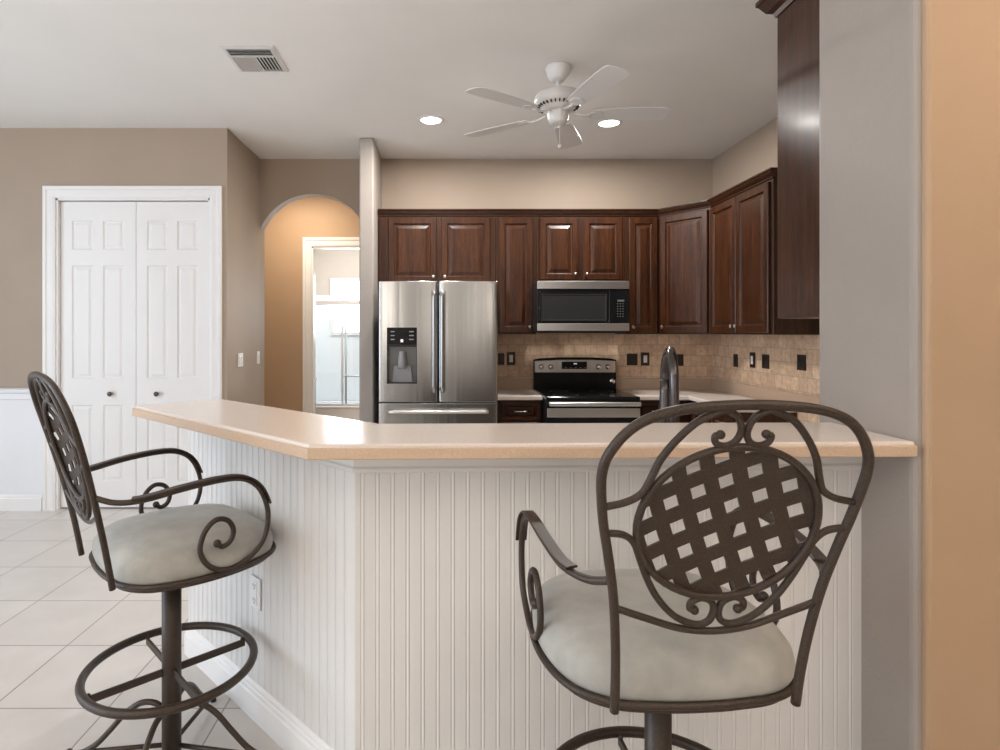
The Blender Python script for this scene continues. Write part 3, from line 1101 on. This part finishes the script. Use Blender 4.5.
# ------------------------------------------------------------------ refrigerator
FX0, FX1, FYF, FZT = -0.532, 0.394, 4.60, 1.812
fw2 = (FX1 - FX0) / 2
fr_ = thing('refrigerator', 'stainless steel french door refrigerator with a water dispenser', 'refrigerator', ((FX0 + FX1) / 2, FYF, 0))
m = MB()
m.box(-fw2 + 0.004, fw2 - 0.004, 0.085, 0.93, 0.02, FZT - 0.012, 0.004)
m.box(-fw2 + 0.04, fw2 - 0.04, 0.12, 0.85, 0.0, 0.02)
m.build('body', 'grey_plastic', fr_)
DZ = CAM_Z - (402.5 - 332) / 595 * FYF      # split between doors and drawer


def steel_door(x0, x1, z0, z1, hole=None, bow=0.012):
    """a slab whose front is slightly bowed and rolls back at its two edges; optional square hole"""
    prof = []
    ns = 14
    r_ = 0.018
    for i in range(5):
        a = math.pi - (math.pi / 2) * i / 4
        prof.append((x0 + r_ + r_ * math.cos(a), r_ - r_ * math.sin(a)))
    for i in range(5):
        a = math.pi / 2 - (math.pi / 2) * i / 4
        prof.append((x1 - r_ + r_ * math.cos(a), r_ - r_ * math.sin(a)))
    # insert interior points with bow
    xs = sorted(set([x0 + r_ + (x1 - x0 - 2 * r_) * i / ns for i in range(1, ns)] + ([hole[0], hole[1]] if hole else [])))
    left, right = prof[:5], prof[5:]
    full = [(x0, 0.08)] + left + [(x, 0.0) for x in xs] + right + [(x1, 0.08)]

    def yb(x, y):
        u = (x - (x0 + x1) / 2) / ((x1 - x0) / 2)
        return y - bow * (1 - u * u)
    zs = [z0, z0 + 0.004] + ([hole[2], hole[3]] if hole else []) + [z1 - 0.004, z1]
    m = MB()
    rows = [[m.bm.verts.new((x, yb(x, y) if y < 0.07 else y, z)) for x, y in full] for z in zs]
    for i in range(len(zs) - 1):
        for j in range(len(full) - 1):
            if hole and i == 2 and full[j][0] >= hole[0] - 1e-6 and full[j + 1][0] <= hole[1] + 1e-6 and full[j][1] < 0.001:
                continue
            f = m.bm.faces.new([rows[i][j], rows[i][j + 1], rows[i + 1][j + 1], rows[i + 1][j]])
            f.smooth = True
    for row in (rows[0], rows[-1]):
        m.bm.faces.new(row)
    for i in range(len(zs) - 1):
        m.bm.faces.new([rows[i][0], rows[i + 1][0], rows[i + 1][-1], rows[i][-1]])
    return m


def xf(px, y=FYF):
    return (px - 447) / 595 * y - (FX0 + FX1) / 2


def zf(py, y=FYF):
    return CAM_Z - (py - 332) / 595 * y


dx0, dx1, dzb, dzt = xf(387), xf(417), zf(383.5), zf(327.5)
d1 = steel_door(-fw2, -0.004, DZ + 0.006, FZT, hole=(dx0, dx1, dzb, dzt)).build('door', 'brushed_steel', fr_)
d2 = steel_door(0.004, fw2, DZ + 0.006, FZT).build('door', 'brushed_steel', fr_)
d3 = steel_door(-fw2, fw2, 0.06, DZ - 0.006).build('freezer_drawer', 'brushed_steel', fr_)
for d, hx in ((d1, -0.032), (d2, 0.032)):
    z0, z1 = zf(392), zf(291)
    m = MB()
    m.tube([(hx, -0.055, z0), (hx, -0.058, (z0 + z1) / 2), (hx, -0.055, z1)], 0.013, 12, sub=8)
    m.tube([(hx, -0.055, z0 + 0.02), (hx, 0.004, z0 + 0.02)], 0.010, 10)
    m.tube([(hx, -0.055, z1 - 0.02), (hx, 0.004, z1 - 0.02)], 0.010, 10)
    m.build('handle', 'brushed_steel', d)
hz = zf(411)
m = MB()
m.tube([(xf(388.5), -0.055, hz), (0, -0.066, hz), (xf(488), -0.055, hz)], 0.013, 12, sub=8)
m.tube([(xf(394), -0.055, hz), (xf(394), 0.004, hz)], 0.010, 10)
m.tube([(xf(482), -0.055, hz), (xf(482), 0.004, hz)], 0.010, 10)
m.build('handle', 'brushed_steel_across', d3)
# dispenser set into the left door
dm = zf(344.5)
m = MB()
m.box(dx0, dx1, -0.014, 0.03, dm, dzt, 0.003)
disp = m.build('dispenser_display', 'black_gloss', d1)
for r_ in range(3):
    zz = dzt - 0.032 - r_ * 0.030
    MB().box(dx0 + 0.03, dx0 + 0.06, -0.0155, -0.0135, zz - 0.004, zz + 0.004).build('icon', 'icon_grey', disp)
    MB().box(dx1 - 0.06, dx1 - 0.025, -0.0155, -0.0135, zz - 0.004, zz + 0.004).build('icon', 'icon_grey', disp)
MB().box((dx0 + dx1) / 2 - 0.010, (dx0 + dx1) / 2 + 0.010, -0.0155, -0.0135, dm + 0.018, dm + 0.040).build('indicator_light', 'indicator', disp)
m = MB()
m.box(dx0, dx0 + 0.004, -0.012, 0.058, dzb, dm - 0.001)
m.box(dx1 - 0.004, dx1, -0.012, 0.058, dzb, dm - 0.001)
m.box(dx0, dx1, -0.012, 0.058, dzb, dzb + 0.005)
m.box(dx0, dx1, -0.014, 0.058, dm - 0.018, dm - 0.001)
m.build('dispenser_recess', 'black_matte', d1)
MB().box(dx0, dx1, 0.055, 0.06, dzb, dm - 0.001).build('dispenser_back', 'dispenser_grey', d1)
m = MB()
cxd = (dx0 + dx1) / 2
m = MB()
m.prism([(cxd - 0.078, dzb + 0.008), (cxd + 0.078, dzb + 0.008), (cxd + 0.064, dzb + 0.135), (cxd - 0.064, dzb + 0.135)], 0, 0.012, M=Matrix.Translation((0, 0.045, 0)) @ Matrix.Rotation(R(90), 4, 'X'))
m.build('paddle', 'grey_plastic', d1)
m = MB()
m.lathe([(0.032, 0.0), (0.034, 0.06), (0.026, 0.12), (0.026, 0.135), (0, 0.135)], (cxd, 0.022, dzb + 0.115), 16)
m.build('nozzle', 'grey_plastic', d1)

# ------------------------------------------------------------------ microwave
MX0, MX1 = 0.752, 1.516
MYF, MZ0, MZ1 = 4.95, 1.412, 1.845
mw = thing('microwave', 'black over-the-range microwave with steel bands under the cabinets', 'microwave', ((MX0 + MX1) / 2, MYF, MZ0))
mh = MZ1 - MZ0
hw = (MX1 - MX0) / 2
SH = (0.785 - (MX0 + MX1) / 2)
MB().box(-hw + 0.004, hw - 0.004, 0.03, UF + 0.2 - MYF - 0.2 - 0.025, 0.01, mh, 0.003).build('body', 'black_matte', mw)
MB().box(-hw, hw, -0.006, 0.03, mh - 0.066, mh, 0.004).build('top_band', 'brushed_steel_across', mw)
MB().box(-hw, hw, -0.006, 0.03, 0.018, 0.080, 0.004).build('bottom_band', 'brushed_steel_across', mw)
MB().box(-hw + 0.006, hw - 0.17, 0.0, 0.03, 0.081, mh - 0.067, 0.003).build('door', 'black_gloss', mw)
wz0, wz1 = 0.098, mh - 0.108
dwin = MB().nested(-hw + 0.034, hw - 0.185, wz0, wz1, -0.004, [(0, 0.006), (0, 0.0), (0.010, 0.0), (0.016, 0.002)]).build('door_window', 'grey_glass', mw)
cpn = MB().box(hw - 0.168, hw - 0.004, 0.0, 0.03, 0.081, mh - 0.067, 0.003).build('control_panel', 'black_gloss', mw)
for r_ in range(6):
    for c_ in range(3):
        x = hw - 0.095 + c_ * 0.022
        z = mh - 0.19 - r_ * 0.021
        MB().box(x - 0.006, x + 0.004, -0.0015, 0.0005, z - 0.003, z + 0.003).build('button', 'button_grey', cpn)
MB().box(hw - 0.098, hw - 0.042, -0.0015, 0.0005, mh - 0.172, mh - 0.157).build('display', 'button_grey', cpn)
MB().box(-hw + 0.03, hw - 0.03, 0.04, 0.26, -0.002, 0.012, 0.002).build('vent_grille', 'black_matte', mw)

# ------------------------------------------------------------------ range
RX0, RX1, RYF = 0.804, 1.566, 4.84
rxc = (RX0 + RX1) / 2
rg = thing('kitchen_range', 'black and steel electric range with a rear control panel', 'range', (rxc, RYF, 0))
rw = (RX1 - RX0) / 2
RT = 0.895
m = MB()
m.box(-rw + 0.003, rw - 0.003, 0.0, 0.715, 0.03, RT - 0.03, 0.002, 1)
m.build('body', 'black_matte', rg)
MB().box(-rw, rw, -0.02, 0.66, RT - 0.03, RT, 0.006, 3).build('cooktop', 'black_gloss', rg)
for (bx, by, br) in ((-0.19, 0.15, 0.105), (0.19, 0.15, 0.09), (-0.19, 0.45, 0.08), (0.19, 0.45, 0.105)):
    MB().tube([(bx + br * math.cos(a * math.pi / 16), by + br * math.sin(a * math.pi / 16), RT + 0.0004) for a in range(32)], 0.001, 4, closed=True).build('burner_ring', 'grey_glass', rg)
gz0, gz1 = 0.86, 1.186
sh_pts = [(-0.36, gz0), (0.36, gz0), (0.36, gz1 - 0.022), (0.30, gz1 - 0.010), (0.15, gz1 - 0.002), (0, gz1), (-0.15, gz1 - 0.002), (-0.30, gz1 - 0.010), (-0.36, gz1 - 0.022)]
sh_pts = [(x * 1.06, z) for x, z in sh_pts]
Mback = Matrix.Translation((0, 0.725, 0)) @ Matrix.Rotation(R(90), 4, 'X')
gd = MB().prism(sh_pts, 0, 0.055, 0.004, 2, M=Mback).build('backguard', 'black_gloss', rg)
pz0, pz1 = 1.046, 1.164
sp = [(-0.352, pz0), (0.352, pz0), (0.352, pz1 - 0.012), (0.15, pz1 - 0.001), (0, pz1), (-0.15, pz1 - 0.001), (-0.352, pz1 - 0.012)]
sp = [(x * 1.06, z) for x, z in sp]
cpl = MB().prism(sp, 0, 0.012, 0.003, 2, M=Matrix.Translation((0, 0.672, 0)) @ Matrix.Rotation(R(90), 4, 'X')).build('control_panel', 'brushed_steel_across', rg)
ds = MB().box(-0.125, 0.108, 0.654, 0.664, 1.078, 1.146, 0.003).build('display', 'black_gloss', cpl)
MB().box(-0.015, 0.015, 0.6525, 0.6545, 1.122, 1.132).build('clock_digit', 'indicator', ds)
for i in range(5):
    MB().box(-0.10 + i * 0.045, -0.075 + i * 0.045, 0.6525, 0.6545, 1.088, 1.094).build('button', 'button_grey', ds)
for kx in (-0.315, -0.228, 0.215, 0.30):
    kn = MB().lathe([(0.026, 0), (0.026, 0.006), (0.020, 0.010), (0.017, 0.028), (0.012, 0.030), (0, 0.030)], (kx, 0.660, 1.098), 20, 'y').build('knob', 'chrome', cpl)
    MB().box(kx - 0.0045, kx + 0.0045, 0.622, 0.634, 1.078, 1.118, 0.002).build('knob_grip', 'chrome', kn)
MB().lathe([(0.028, 0), (0.028, 0.008), (0.022, 0.014), (0.010, 0.016), (0, 0.016)], (0.345, 0.668, 0.965), 20, 'y').build('dial', 'chrome', rg)
MB().box(-rw + 0.004, rw - 0.004, -0.022, 0.0, RT - 0.078, RT - 0.034, 0.004).build('front_trim', 'black_gloss', rg)
od = MB().box(-rw + 0.004, rw - 0.004, -0.03, 0.0, 0.24, RT - 0.08, 0.005).build('oven_door', 'black_gloss', rg)
MB().box(-rw + 0.006, rw - 0.006, -0.036, -0.028, RT - 0.165, RT - 0.092, 0.003).build('door_band', 'brushed_steel_across', od)
MB().nested(-0.27, 0.27, 0.33, 0.63, -0.0315, [(0, 0.003), (0, 0), (0.012, 0), (0.016, 0.001)]).build('door_window', 'oven_glass', od)
m = MB()
m.box(-rw + 0.012, rw - 0.012, -0.092, -0.066, RT - 0.070, RT - 0.036, 0.010, 3)
m.box(-rw + 0.03, -rw + 0.06, -0.07, -0.02, RT - 0.066, RT - 0.042, 0.003)
m.box(rw - 0.06, rw - 0.03, -0.07, -0.02, RT - 0.066, RT - 0.042, 0.003)
m.build('handle', 'brushed_steel_across', od)
MB().box(-rw + 0.004, rw - 0.004, -0.028, 0.0, 0.06, 0.232, 0.005).build('drawer', 'brushed_steel_across', rg)
for sx in (-0.32, 0.32):
    for sy in (0.06, 0.6):
        MB().lathe([(0.02, 0), (0.02, 0.032)], (sx, sy, 0), 12).build('foot', 'black_matte', rg)

# ------------------------------------------------------------------ ceiling fan
fan = thing('ceiling_fan', 'white five-blade ceiling fan hanging over the kitchen', 'ceiling fan', (0.682, 3.655, H))
MB().lathe([(0.0, 0.0), (0.075, 0.0), (0.078, -0.012), (0.066, -0.05), (0.052, -0.075), (0.040, -0.088), (0, -0.088)][::-1], (0, 0, 0), 32).build('canopy', 'fan_white', fan)
MB().tube([(0, 0, -0.07), (0, 0, -0.165)], 0.013, 14).build('downrod', 'fan_white', fan)
mo = MB().lathe([(0.0, -0.140), (0.03, -0.140), (0.075, -0.148), (0.125, -0.166), (0.143, -0.188), (0.145, -0.215), (0.138, -0.232), (0.118, -0.244), (0.095, -0.262), (0.088, -0.272), (0, -0.272)][::-1], (0, 0, 0), 40).build('motor_housing', 'fan_white', fan)
for kk in range(30):
    a = 2 * math.pi * kk / 30
    MB().box(0.100, 0.128, -0.0035, 0.0035, -0.2525, -0.2385, M=Matrix.Rotation(a, 4, 'Z')).build('vent_slot', 'dark_slot', mo)
MB().lathe([(0.0, -0.272), (0.062, -0.272), (0.066, -0.282), (0.062, -0.325), (0.052, -0.345), (0.030, -0.352), (0, -0.352)][::-1], (0, 0, 0), 32).build('switch_housing', 'fan_white', fan)
m = MB()
m.tube([(0.0, -0.05, -0.335), (0.0, -0.053, -0.42), (0.0, -0.053, -0.50)], 0.0018, 6)
m.lathe([(0.0, -0.515), (0.010, -0.51), (0.011, -0.50), (0.003, -0.492), (0, -0.492)], (0, -0.053, 0), 12)
m.build('pull_chain', 'fan_white', fan)
BZ = -0.292
outl = [(0.205, 0.050), (0.26, 0.062), (0.40, 0.072), (0.56, 0.079), (0.64, 0.077), (0.665, 0.062), (0.672, 0.03), (0.674, 0.0)]
poly = [(x, -y) for x, y in outl] + [(x, y) for x, y in outl[-2::-1]]
for kk in range(5):
    a = R(-1 + 72 * kk)
    M = Matrix.Rotation(a, 4, 'Z') @ Matrix.Translation((0, 0, BZ)) @ Matrix.Rotation(R(-9), 4, 'X')
    b = MB().prism(poly, -0.003, 0.003, 0.0015, 1, M=M).build('blade', 'fan_white', fan)
    m = MB()
    m.tube([(0.075, 0, 0.008), (0.12, 0, -0.004), (0.16, 0, -0.010), (0.20, 0, -0.008)], 0.010, 8, sub=4, sect=[(-1.4, -0.4), (1.4, -0.4), (1.4, 0.4), (-1.4, 0.4)])
    m.prism([(0.18, -0.020), (0.215, -0.040), (0.262, -0.034), (0.280, 0.0), (0.262, 0.034), (0.215, 0.040), (0.18, 0.020)], -0.0085, -0.0035, 0.001, 1)
    m.build('blade_bracket', 'fan_white', b, M=M)

# recessed lights
for (px, py, lab) in ((431, 120, 'round recessed ceiling light left of the fan'), (609, 123, 'round recessed ceiling light behind the right fan blade')):
    Y = (H - CAM_Z) * 595 / (332 - py)
    X = (px - 447) / 595 * Y
    t = thing('recessed_light', lab, 'ceiling light', (X, Y, H), 0, None)
    MB().lathe([(0.078, -0.003), (0.080, -0.007), (0.098, -0.004), (0.102, -0.0005), (0.078, -0.0005)], (0, 0, 0), 40).build('trim_ring', 'white_plastic', t)
    MB().lathe([(0.0, -0.005), (0.04, -0.0048), (0.077, -0.003), (0.077, -0.0015), (0, -0.0015)], (0, 0, 0), 40).build('lens', 'lamp_lens', t)
    l = area('recessed_lamp', (X, Y, H - 0.02), (0, 0, -1), 0.15, 0.15, 40, (1.0, 0.97, 0.935), 180, 'DISK')

# air vent
VY0, VY1, VX0, VX1 = 3.375, 3.715, -1.295, -0.985
vt = thing('air_vent', 'white square air vent in the ceiling above the bar', 'air vent', ((VX0 + VX1) / 2, (VY0 + VY1) / 2, H))
hx, hy = (VX1 - VX0) / 2, (VY1 - VY0) / 2
MB().moulding([(-hx, -hy), (-hx, hy), (hx, hy), (hx, -hy)], [(0, -0.0005), (0, -0.004), (0.018, -0.012), (0.03, -0.012), (0.03, -0.0005)], closed=True).build('frame', 'vent_white', vt)
MB().box(-hx + 0.028, hx - 0.028, -hy + 0.028, hy - 0.028, -0.0015, -0.0005).build('duct', 'dark_slot', vt)
for kk in range(12):
    x = -hx + 0.045 + kk * (2 * hx - 0.09) / 11
    tl = -38 if kk < 6 else 38
    MB().box(-0.011, 0.011, -hy + 0.125, hy - 0.030, -0.0006, 0.0006, M=Matrix.Translation((x, 0, -0.010)) @ Matrix.Rotation(R(tl), 4, 'Y')).build('louvre', 'vent_white', vt)
for kk in range(3):
    y = -hy + 0.045 + kk * 0.028
    MB().box(-hx + 0.03, hx - 0.03, -0.011, 0.011, -0.0006, 0.0006, M=Matrix.Translation((0, y, -0.010)) @ Matrix.Rotation(R(38), 4, 'X')).build('louvre', 'vent_white', vt)
MB().box(-hx + 0.03, hx - 0.03, -hy + 0.112, -hy + 0.124, -0.014, -0.002).build('divider', 'vent_white', vt)

# ------------------------------------------------------------------ bar stools
BASE_Y = -0.220


def back_pt(u, v, off=0.0):
    """point of the leaning backrest: u sideways, v height, off toward the seat"""
    t = (v - 0.69) / 0.6
    return (u, BASE_Y - 0.09 * t - 0.055 * t * t + off, v)


def make_stool(label):
    st = thing('bar_stool', label, 'bar stool')
    half = [(0, .266), (.10, .262), (.185, .240), (.243, .175), (.272, .06), (.270, -.06), (.238, -.160), (.17, -.215), (.08, -.232), (0, -.236)]
    ctrl = [Vector((x, y + 0.025, 0)) for x, y in half] + [Vector((-x, y + 0.025, 0)) for x, y in half[-2:0:-1]]
    out_, _ = catmull(ctrl, 6, True)
    # cushion
    m = MB()
    layers = [(0.90, 0.685), (0.975, 0.690), (1.0, 0.706), (1.003, 0.724), (0.985, 0.744), (0.94, 0.760), (0.84, 0.776), (0.66, 0.789), (0.43, 0.797), (0.2, 0.800)]
    rings = []
    for s, z in layers:
        rings.append([m.bm.verts.new((p.x * s, p.y * s + (1 - s) * 0.01, z)) for p in out_])
    n_ = len(out_)
    for A, B in zip(rings, rings[1:]):
        for j in range(n_):
            f = m.bm.faces.new([A[j], A[(j + 1) % n_], B[(j + 1) % n_], B[j]])
            f.smooth = True
    c = m.bm.verts.new((0, 0.01, 0.801))
    for j in range(n_):
        f = m.bm.faces.new([rings[-1][j], rings[-1][(j + 1) % n_], c])
        f.smooth = True
    m.bm.faces.new(rings[0][::-1])
    m.build('seat_cushion', 'suede', st)
    # rim and swivel
    m = MB()
    m.tube([(p.x * 1.01, p.y * 1.01, 0.692) for p in out_], 0.0080, 10, closed=True)
    m.prism([(p.x * 0.97, p.y * 0.97) for p in out_], 0.672, 0.684)
    m.build('seat_frame', 'bronze_iron', st)
    MB().lathe([(0.11, 0.671), (0.11, 0.662), (0.06, 0.652), (0.045, 0.630), (0, 0.630)], (0, 0, 0), 28).build('swivel', 'bronze_iron', st)
    MB().lathe([(0.0, 0.035), (0.030, 0.035), (0.030, 0.64), (0, 0.64)], (0, 0, 0), 24).build('post', 'bronze_iron', st)
    # backrest outer frame
    hf = [(.181, .693), (.183, .765), (.189, .85), (.200, .94), (.216, 1.02), (.230, 1.082), (.239, 1.14), (.241, 1.176), (.234, 1.208), (.211, 1.244), (.1785, 1.27), (.132, 1.286), (.073, 1.294), (0, 1.297)]
    fr = [back_pt(x, z) for x, z in hf] + [back_pt(-x, z) for x, z in hf[-2::-1]]
    bk = MB().tube(fr, 0.0090, 12, sub=5).build('backrest_frame', 'bronze_iron', st)
    # scrolls
    def scroll(pts, r=0.0075, ball=True):
        for s in (-1, 1):
            m_ = MB()
            P = [back_pt(s * x, z) for x, z in pts]
            m_.tube(P, r, 10, sub=5)
            if ball:
                m_.sphere(P[-1], r * 1.35, 10)
            m_.build('scroll', 'bronze_iron', bk)
    scroll([(.230, 1.112), (.192, 1.121), (.166, 1.137), (.153, 1.165), (.140, 1.20), (.117, 1.235), (.085, 1.268), (.048, 1.286), (.030, 1.291)], 0.0066, False)
    scroll([(.040, 1.289), (.016, 1.276), (.0055, 1.252), (.012, 1.232), (.029, 1.2235), (.046, 1.2285), (.050, 1.241), (.041, 1.244)], 0.0062)
    scroll([(.226, 1.062), (.191, 1.057), (.170, 1.040), (.156, 1.008), (.137, .965), (.113, .925), (.078, .889), (.038, .871), (.013, .877), (.005, .897), (.011, .917), (.031, .926), (.049, .918), (.051, .905), (.042, .901)], 0.0066)
    m = MB()
    m.tube([back_pt(x, z) for x, z in [(-.196, .911), (-.133, .887), (-.067, .864), (0, .856), (.067, .864), (.133, .887), (.196, .911)]], 0.0068, 10, sub=4)
    m.build('lower_rail', 'bronze_iron', bk)
    # oval ring and woven panel
    ea, eb, ez = 0.168, 0.147, 1.074
    m = MB()
    m.tube([back_pt(ea * math.cos(2 * math.pi * i / 56), ez + eb * math.sin(2 * math.pi * i / 56)) for i in range(56)], 0.0072, 10, closed=True)
    ring = m.build('oval_ring', 'bronze_iron', bk)
    m = MB()
    ell = [(math.cos(2 * math.pi * i / 48), math.sin(2 * math.pi * i / 48)) for i in range(48)]

    def clip(poly):
        for i in range(48):
            ax, ay = ell[i][0] * ea, ell[i][1] * eb
            bx, by = ell[(i + 1) % 48][0] * ea, ell[(i + 1) % 48][1] * eb
            o_ = []
            for q in range(len(poly)):
                p0, p1 = poly[q], poly[(q + 1) % len(poly)]
                s0 = (bx - ax) * (p0[1] - ay) - (by - ay) * (p0[0] - ax)
                s1 = (bx - ax) * (p1[1] - ay) - (by - ay) * (p1[0] - ax)
                if s0 >= 0:
                    o_.append(p0)
                if (s0 >= 0) != (s1 >= 0):
                    t = s0 / (s0 - s1)
                    o_.append((p0[0] + (p1[0] - p0[0]) * t, p0[1] + (p1[1] - p0[1]) * t))
            poly = o_
            if len(poly) < 3:
                return None
        return poly
    pitch, hole = 0.0528, 0.0262
    ca, sa = math.cos(R(22)), math.sin(R(22))
    edges = []
    for i in range(-5, 6):
        edges += [i * pitch - hole / 2, i * pitch + hole / 2]
    for i in range(len(edges) - 1):
        for j in range(len(edges) - 1):
            if i % 2 == 0 and j % 2 == 0:
                continue
            a0, a1, b0, b1 = edges[i], edges[i + 1], edges[j], edges[j + 1]
            sub_ = 2
            for ii in range(sub_):
                for jj in range(sub_):
                    q = [(a0 + (a1 - a0) * (ii + di) / sub_, b0 + (b1 - b0) * (jj + dj) / sub_) for di, dj in ((0, 0), (1, 0), (1, 1), (0, 1))]
                    q = [((x + 0.0248) * ca - (y + 0.0216) * sa, (x + 0.0248) * sa + (y + 0.0216) * ca) for x, y in q]
                    q = clip(q)
                    if not q:
                        continue
                    q2 = []
                    for x, y in q:
                        e = min(1.0, (x / ea) ** 2 + (y / eb) ** 2)
                        q2.append(back_pt(x, ez + y, 0.004 + 0.018 * math.sqrt(max(0, 1 - e))))
                    try:
                        m.bm.faces.new([m.bm.verts.new(p) for p in q2])
                    except ValueError:
                        pass
    bmesh.ops.remove_doubles(m.bm, verts=m.bm.verts[:], dist=2e-4)
    lat = m.build('lattice_panel', 'bronze_iron', bk)
    so = lat.modifiers.new('thickness', 'SOLIDIFY')
    so.thickness = 0.004
    so.offset = 0
    # arms
    side = [(.203, -.270, .975), (.236, -.225, .960), (.266, -.16, .962), (.279, -.06, .976), (.282, .05, .984), (.282, .125, .978), (.281, .175, .948), (.280, .205, .895), (.279, .215, .835), (.279, .198, .770), (.277, .148, .724), (.277, .085, .708),
            (.277, .028, .730), (.277, -.003, .780), (.278, .008, .834), (.279, .042, .866), (.279, .080, .860), (.279, .101, .828), (.278, .093, .795), (.277, .068, .782), (.277, .05, .795)]
    for s in (-1, 1):
        m = MB()
        P = [(s * x, y - max(0.0, min(1.0, (y + 0.2) / 0.3)) * 0.014, z - 0.010) for x, y, z in side]
        m.tube(P, 0.0080, 10, sub=5)
        m.sphere(P[-1], 0.012, 12)
        arm = m.build('armrest', 'bronze_iron', st)
        m = MB()
        PP, _ = catmull([Vector(p) for p in P], 5)
        seg = [p for p in PP[8:37]]
        sec = [(-0.014, 0.0070), (0.014, 0.0070), (0.015, 0.0095), (0.012, 0.0125), (-0.012, 0.0125), (-0.015, 0.0095)]
        # keep the strap upright: use the sideways axis as reference
        rings = []
        for i, p in enumerate(seg):
            t = (seg[min(i + 1, len(seg) - 1)] - seg[max(i - 1, 0)]).normalized()
            sd = Vector((1, 0, 0))
            sd = (sd - t * sd.dot(t)).normalized()
            up_ = sd.cross(t)
            rings.append([m.bm.verts.new(p + sd * a + up_ * b) for a, b in sec])
        for A, B in zip(rings, rings[1:]):
            for j in range(len(sec)):
                m.bm.faces.new([A[j], A[(j + 1) % len(sec)], B[(j + 1) % len(sec)], B[j]])
        m.bm.faces.new(rings[0][::-1])
        m.bm.faces.new(rings[-1])
        m.build('arm_pad', 'bronze_iron', arm)
    # footrest
    m = MB()
    m.tube([(0.258 * math.cos(2 * math.pi * i / 64), 0.258 * math.sin(2 * math.pi * i / 64), 0.325) for i in range(64)], 0.0135, 12, closed=True)
    fr_ring = m.build('footrest_ring', 'bronze_iron', st)
    for kk in range(4):
        M = Matrix.Rotation(R(90 * kk), 4, 'Z')
        m = MB()
        m.box(0.028, 0.251, -0.0045, 0.0045, 0.296, 0.320, 0.0015, 1)
        m.sphere((0.241, 0, 0.325 - 0.003), 0.007, 8)
        m.build('spoke', 'bronze_iron', fr_ring, M=M)
    for kk in range(4):
        M = Matrix.Rotation(R(45 + 90 * kk), 4, 'Z')
        m = MB()
        m.tube([(0.026, 0, 0.175), (0.055, 0, 0.196), (0.10, 0, 0.196), (0.15, 0, 0.165), (0.20, 0, 0.110), (0.25, 0, 0.058), (0.295, 0, 0.030), (0.332, 0, 0.022), (0.345, 0, 0.026)], 0.0095, 10, sub=4)
        m.sphere((0.345, 0, 0.027), 0.012, 10)
        lg = m.build('leg', 'bronze_iron', st, M=M)
        MB().lathe([(0.011, 0.0), (0.011, 0.014), (0.006, 0.02)], (0.328, 0, 0), 12).build('foot', 'black_matte', lg, M=M)
        m = MB()
        m.tube([(0.028, 0, 0.058), (0.20, 0, 0.040), (0.318, 0, 0.027)], 0.0075, 8)
        m.build('stretcher', 'bronze_iron', st, M=M)
    return st


sA = make_stool('iron bar stool seen from the side at the angled left end of the bar')
sA['group'] = 'iron swivel bar stools at the bar'
sA.location = (-0.908, 1.962, 0)
sA.rotation_euler = (0, 0, R(-46.6))
sB = copy_tree(sA)
sB['label'] = 'iron bar stool seen from behind in the right foreground'
sB.location = (0.4865, 1.372, 0)
sB.rotation_euler = (0, 0, R(3.8))
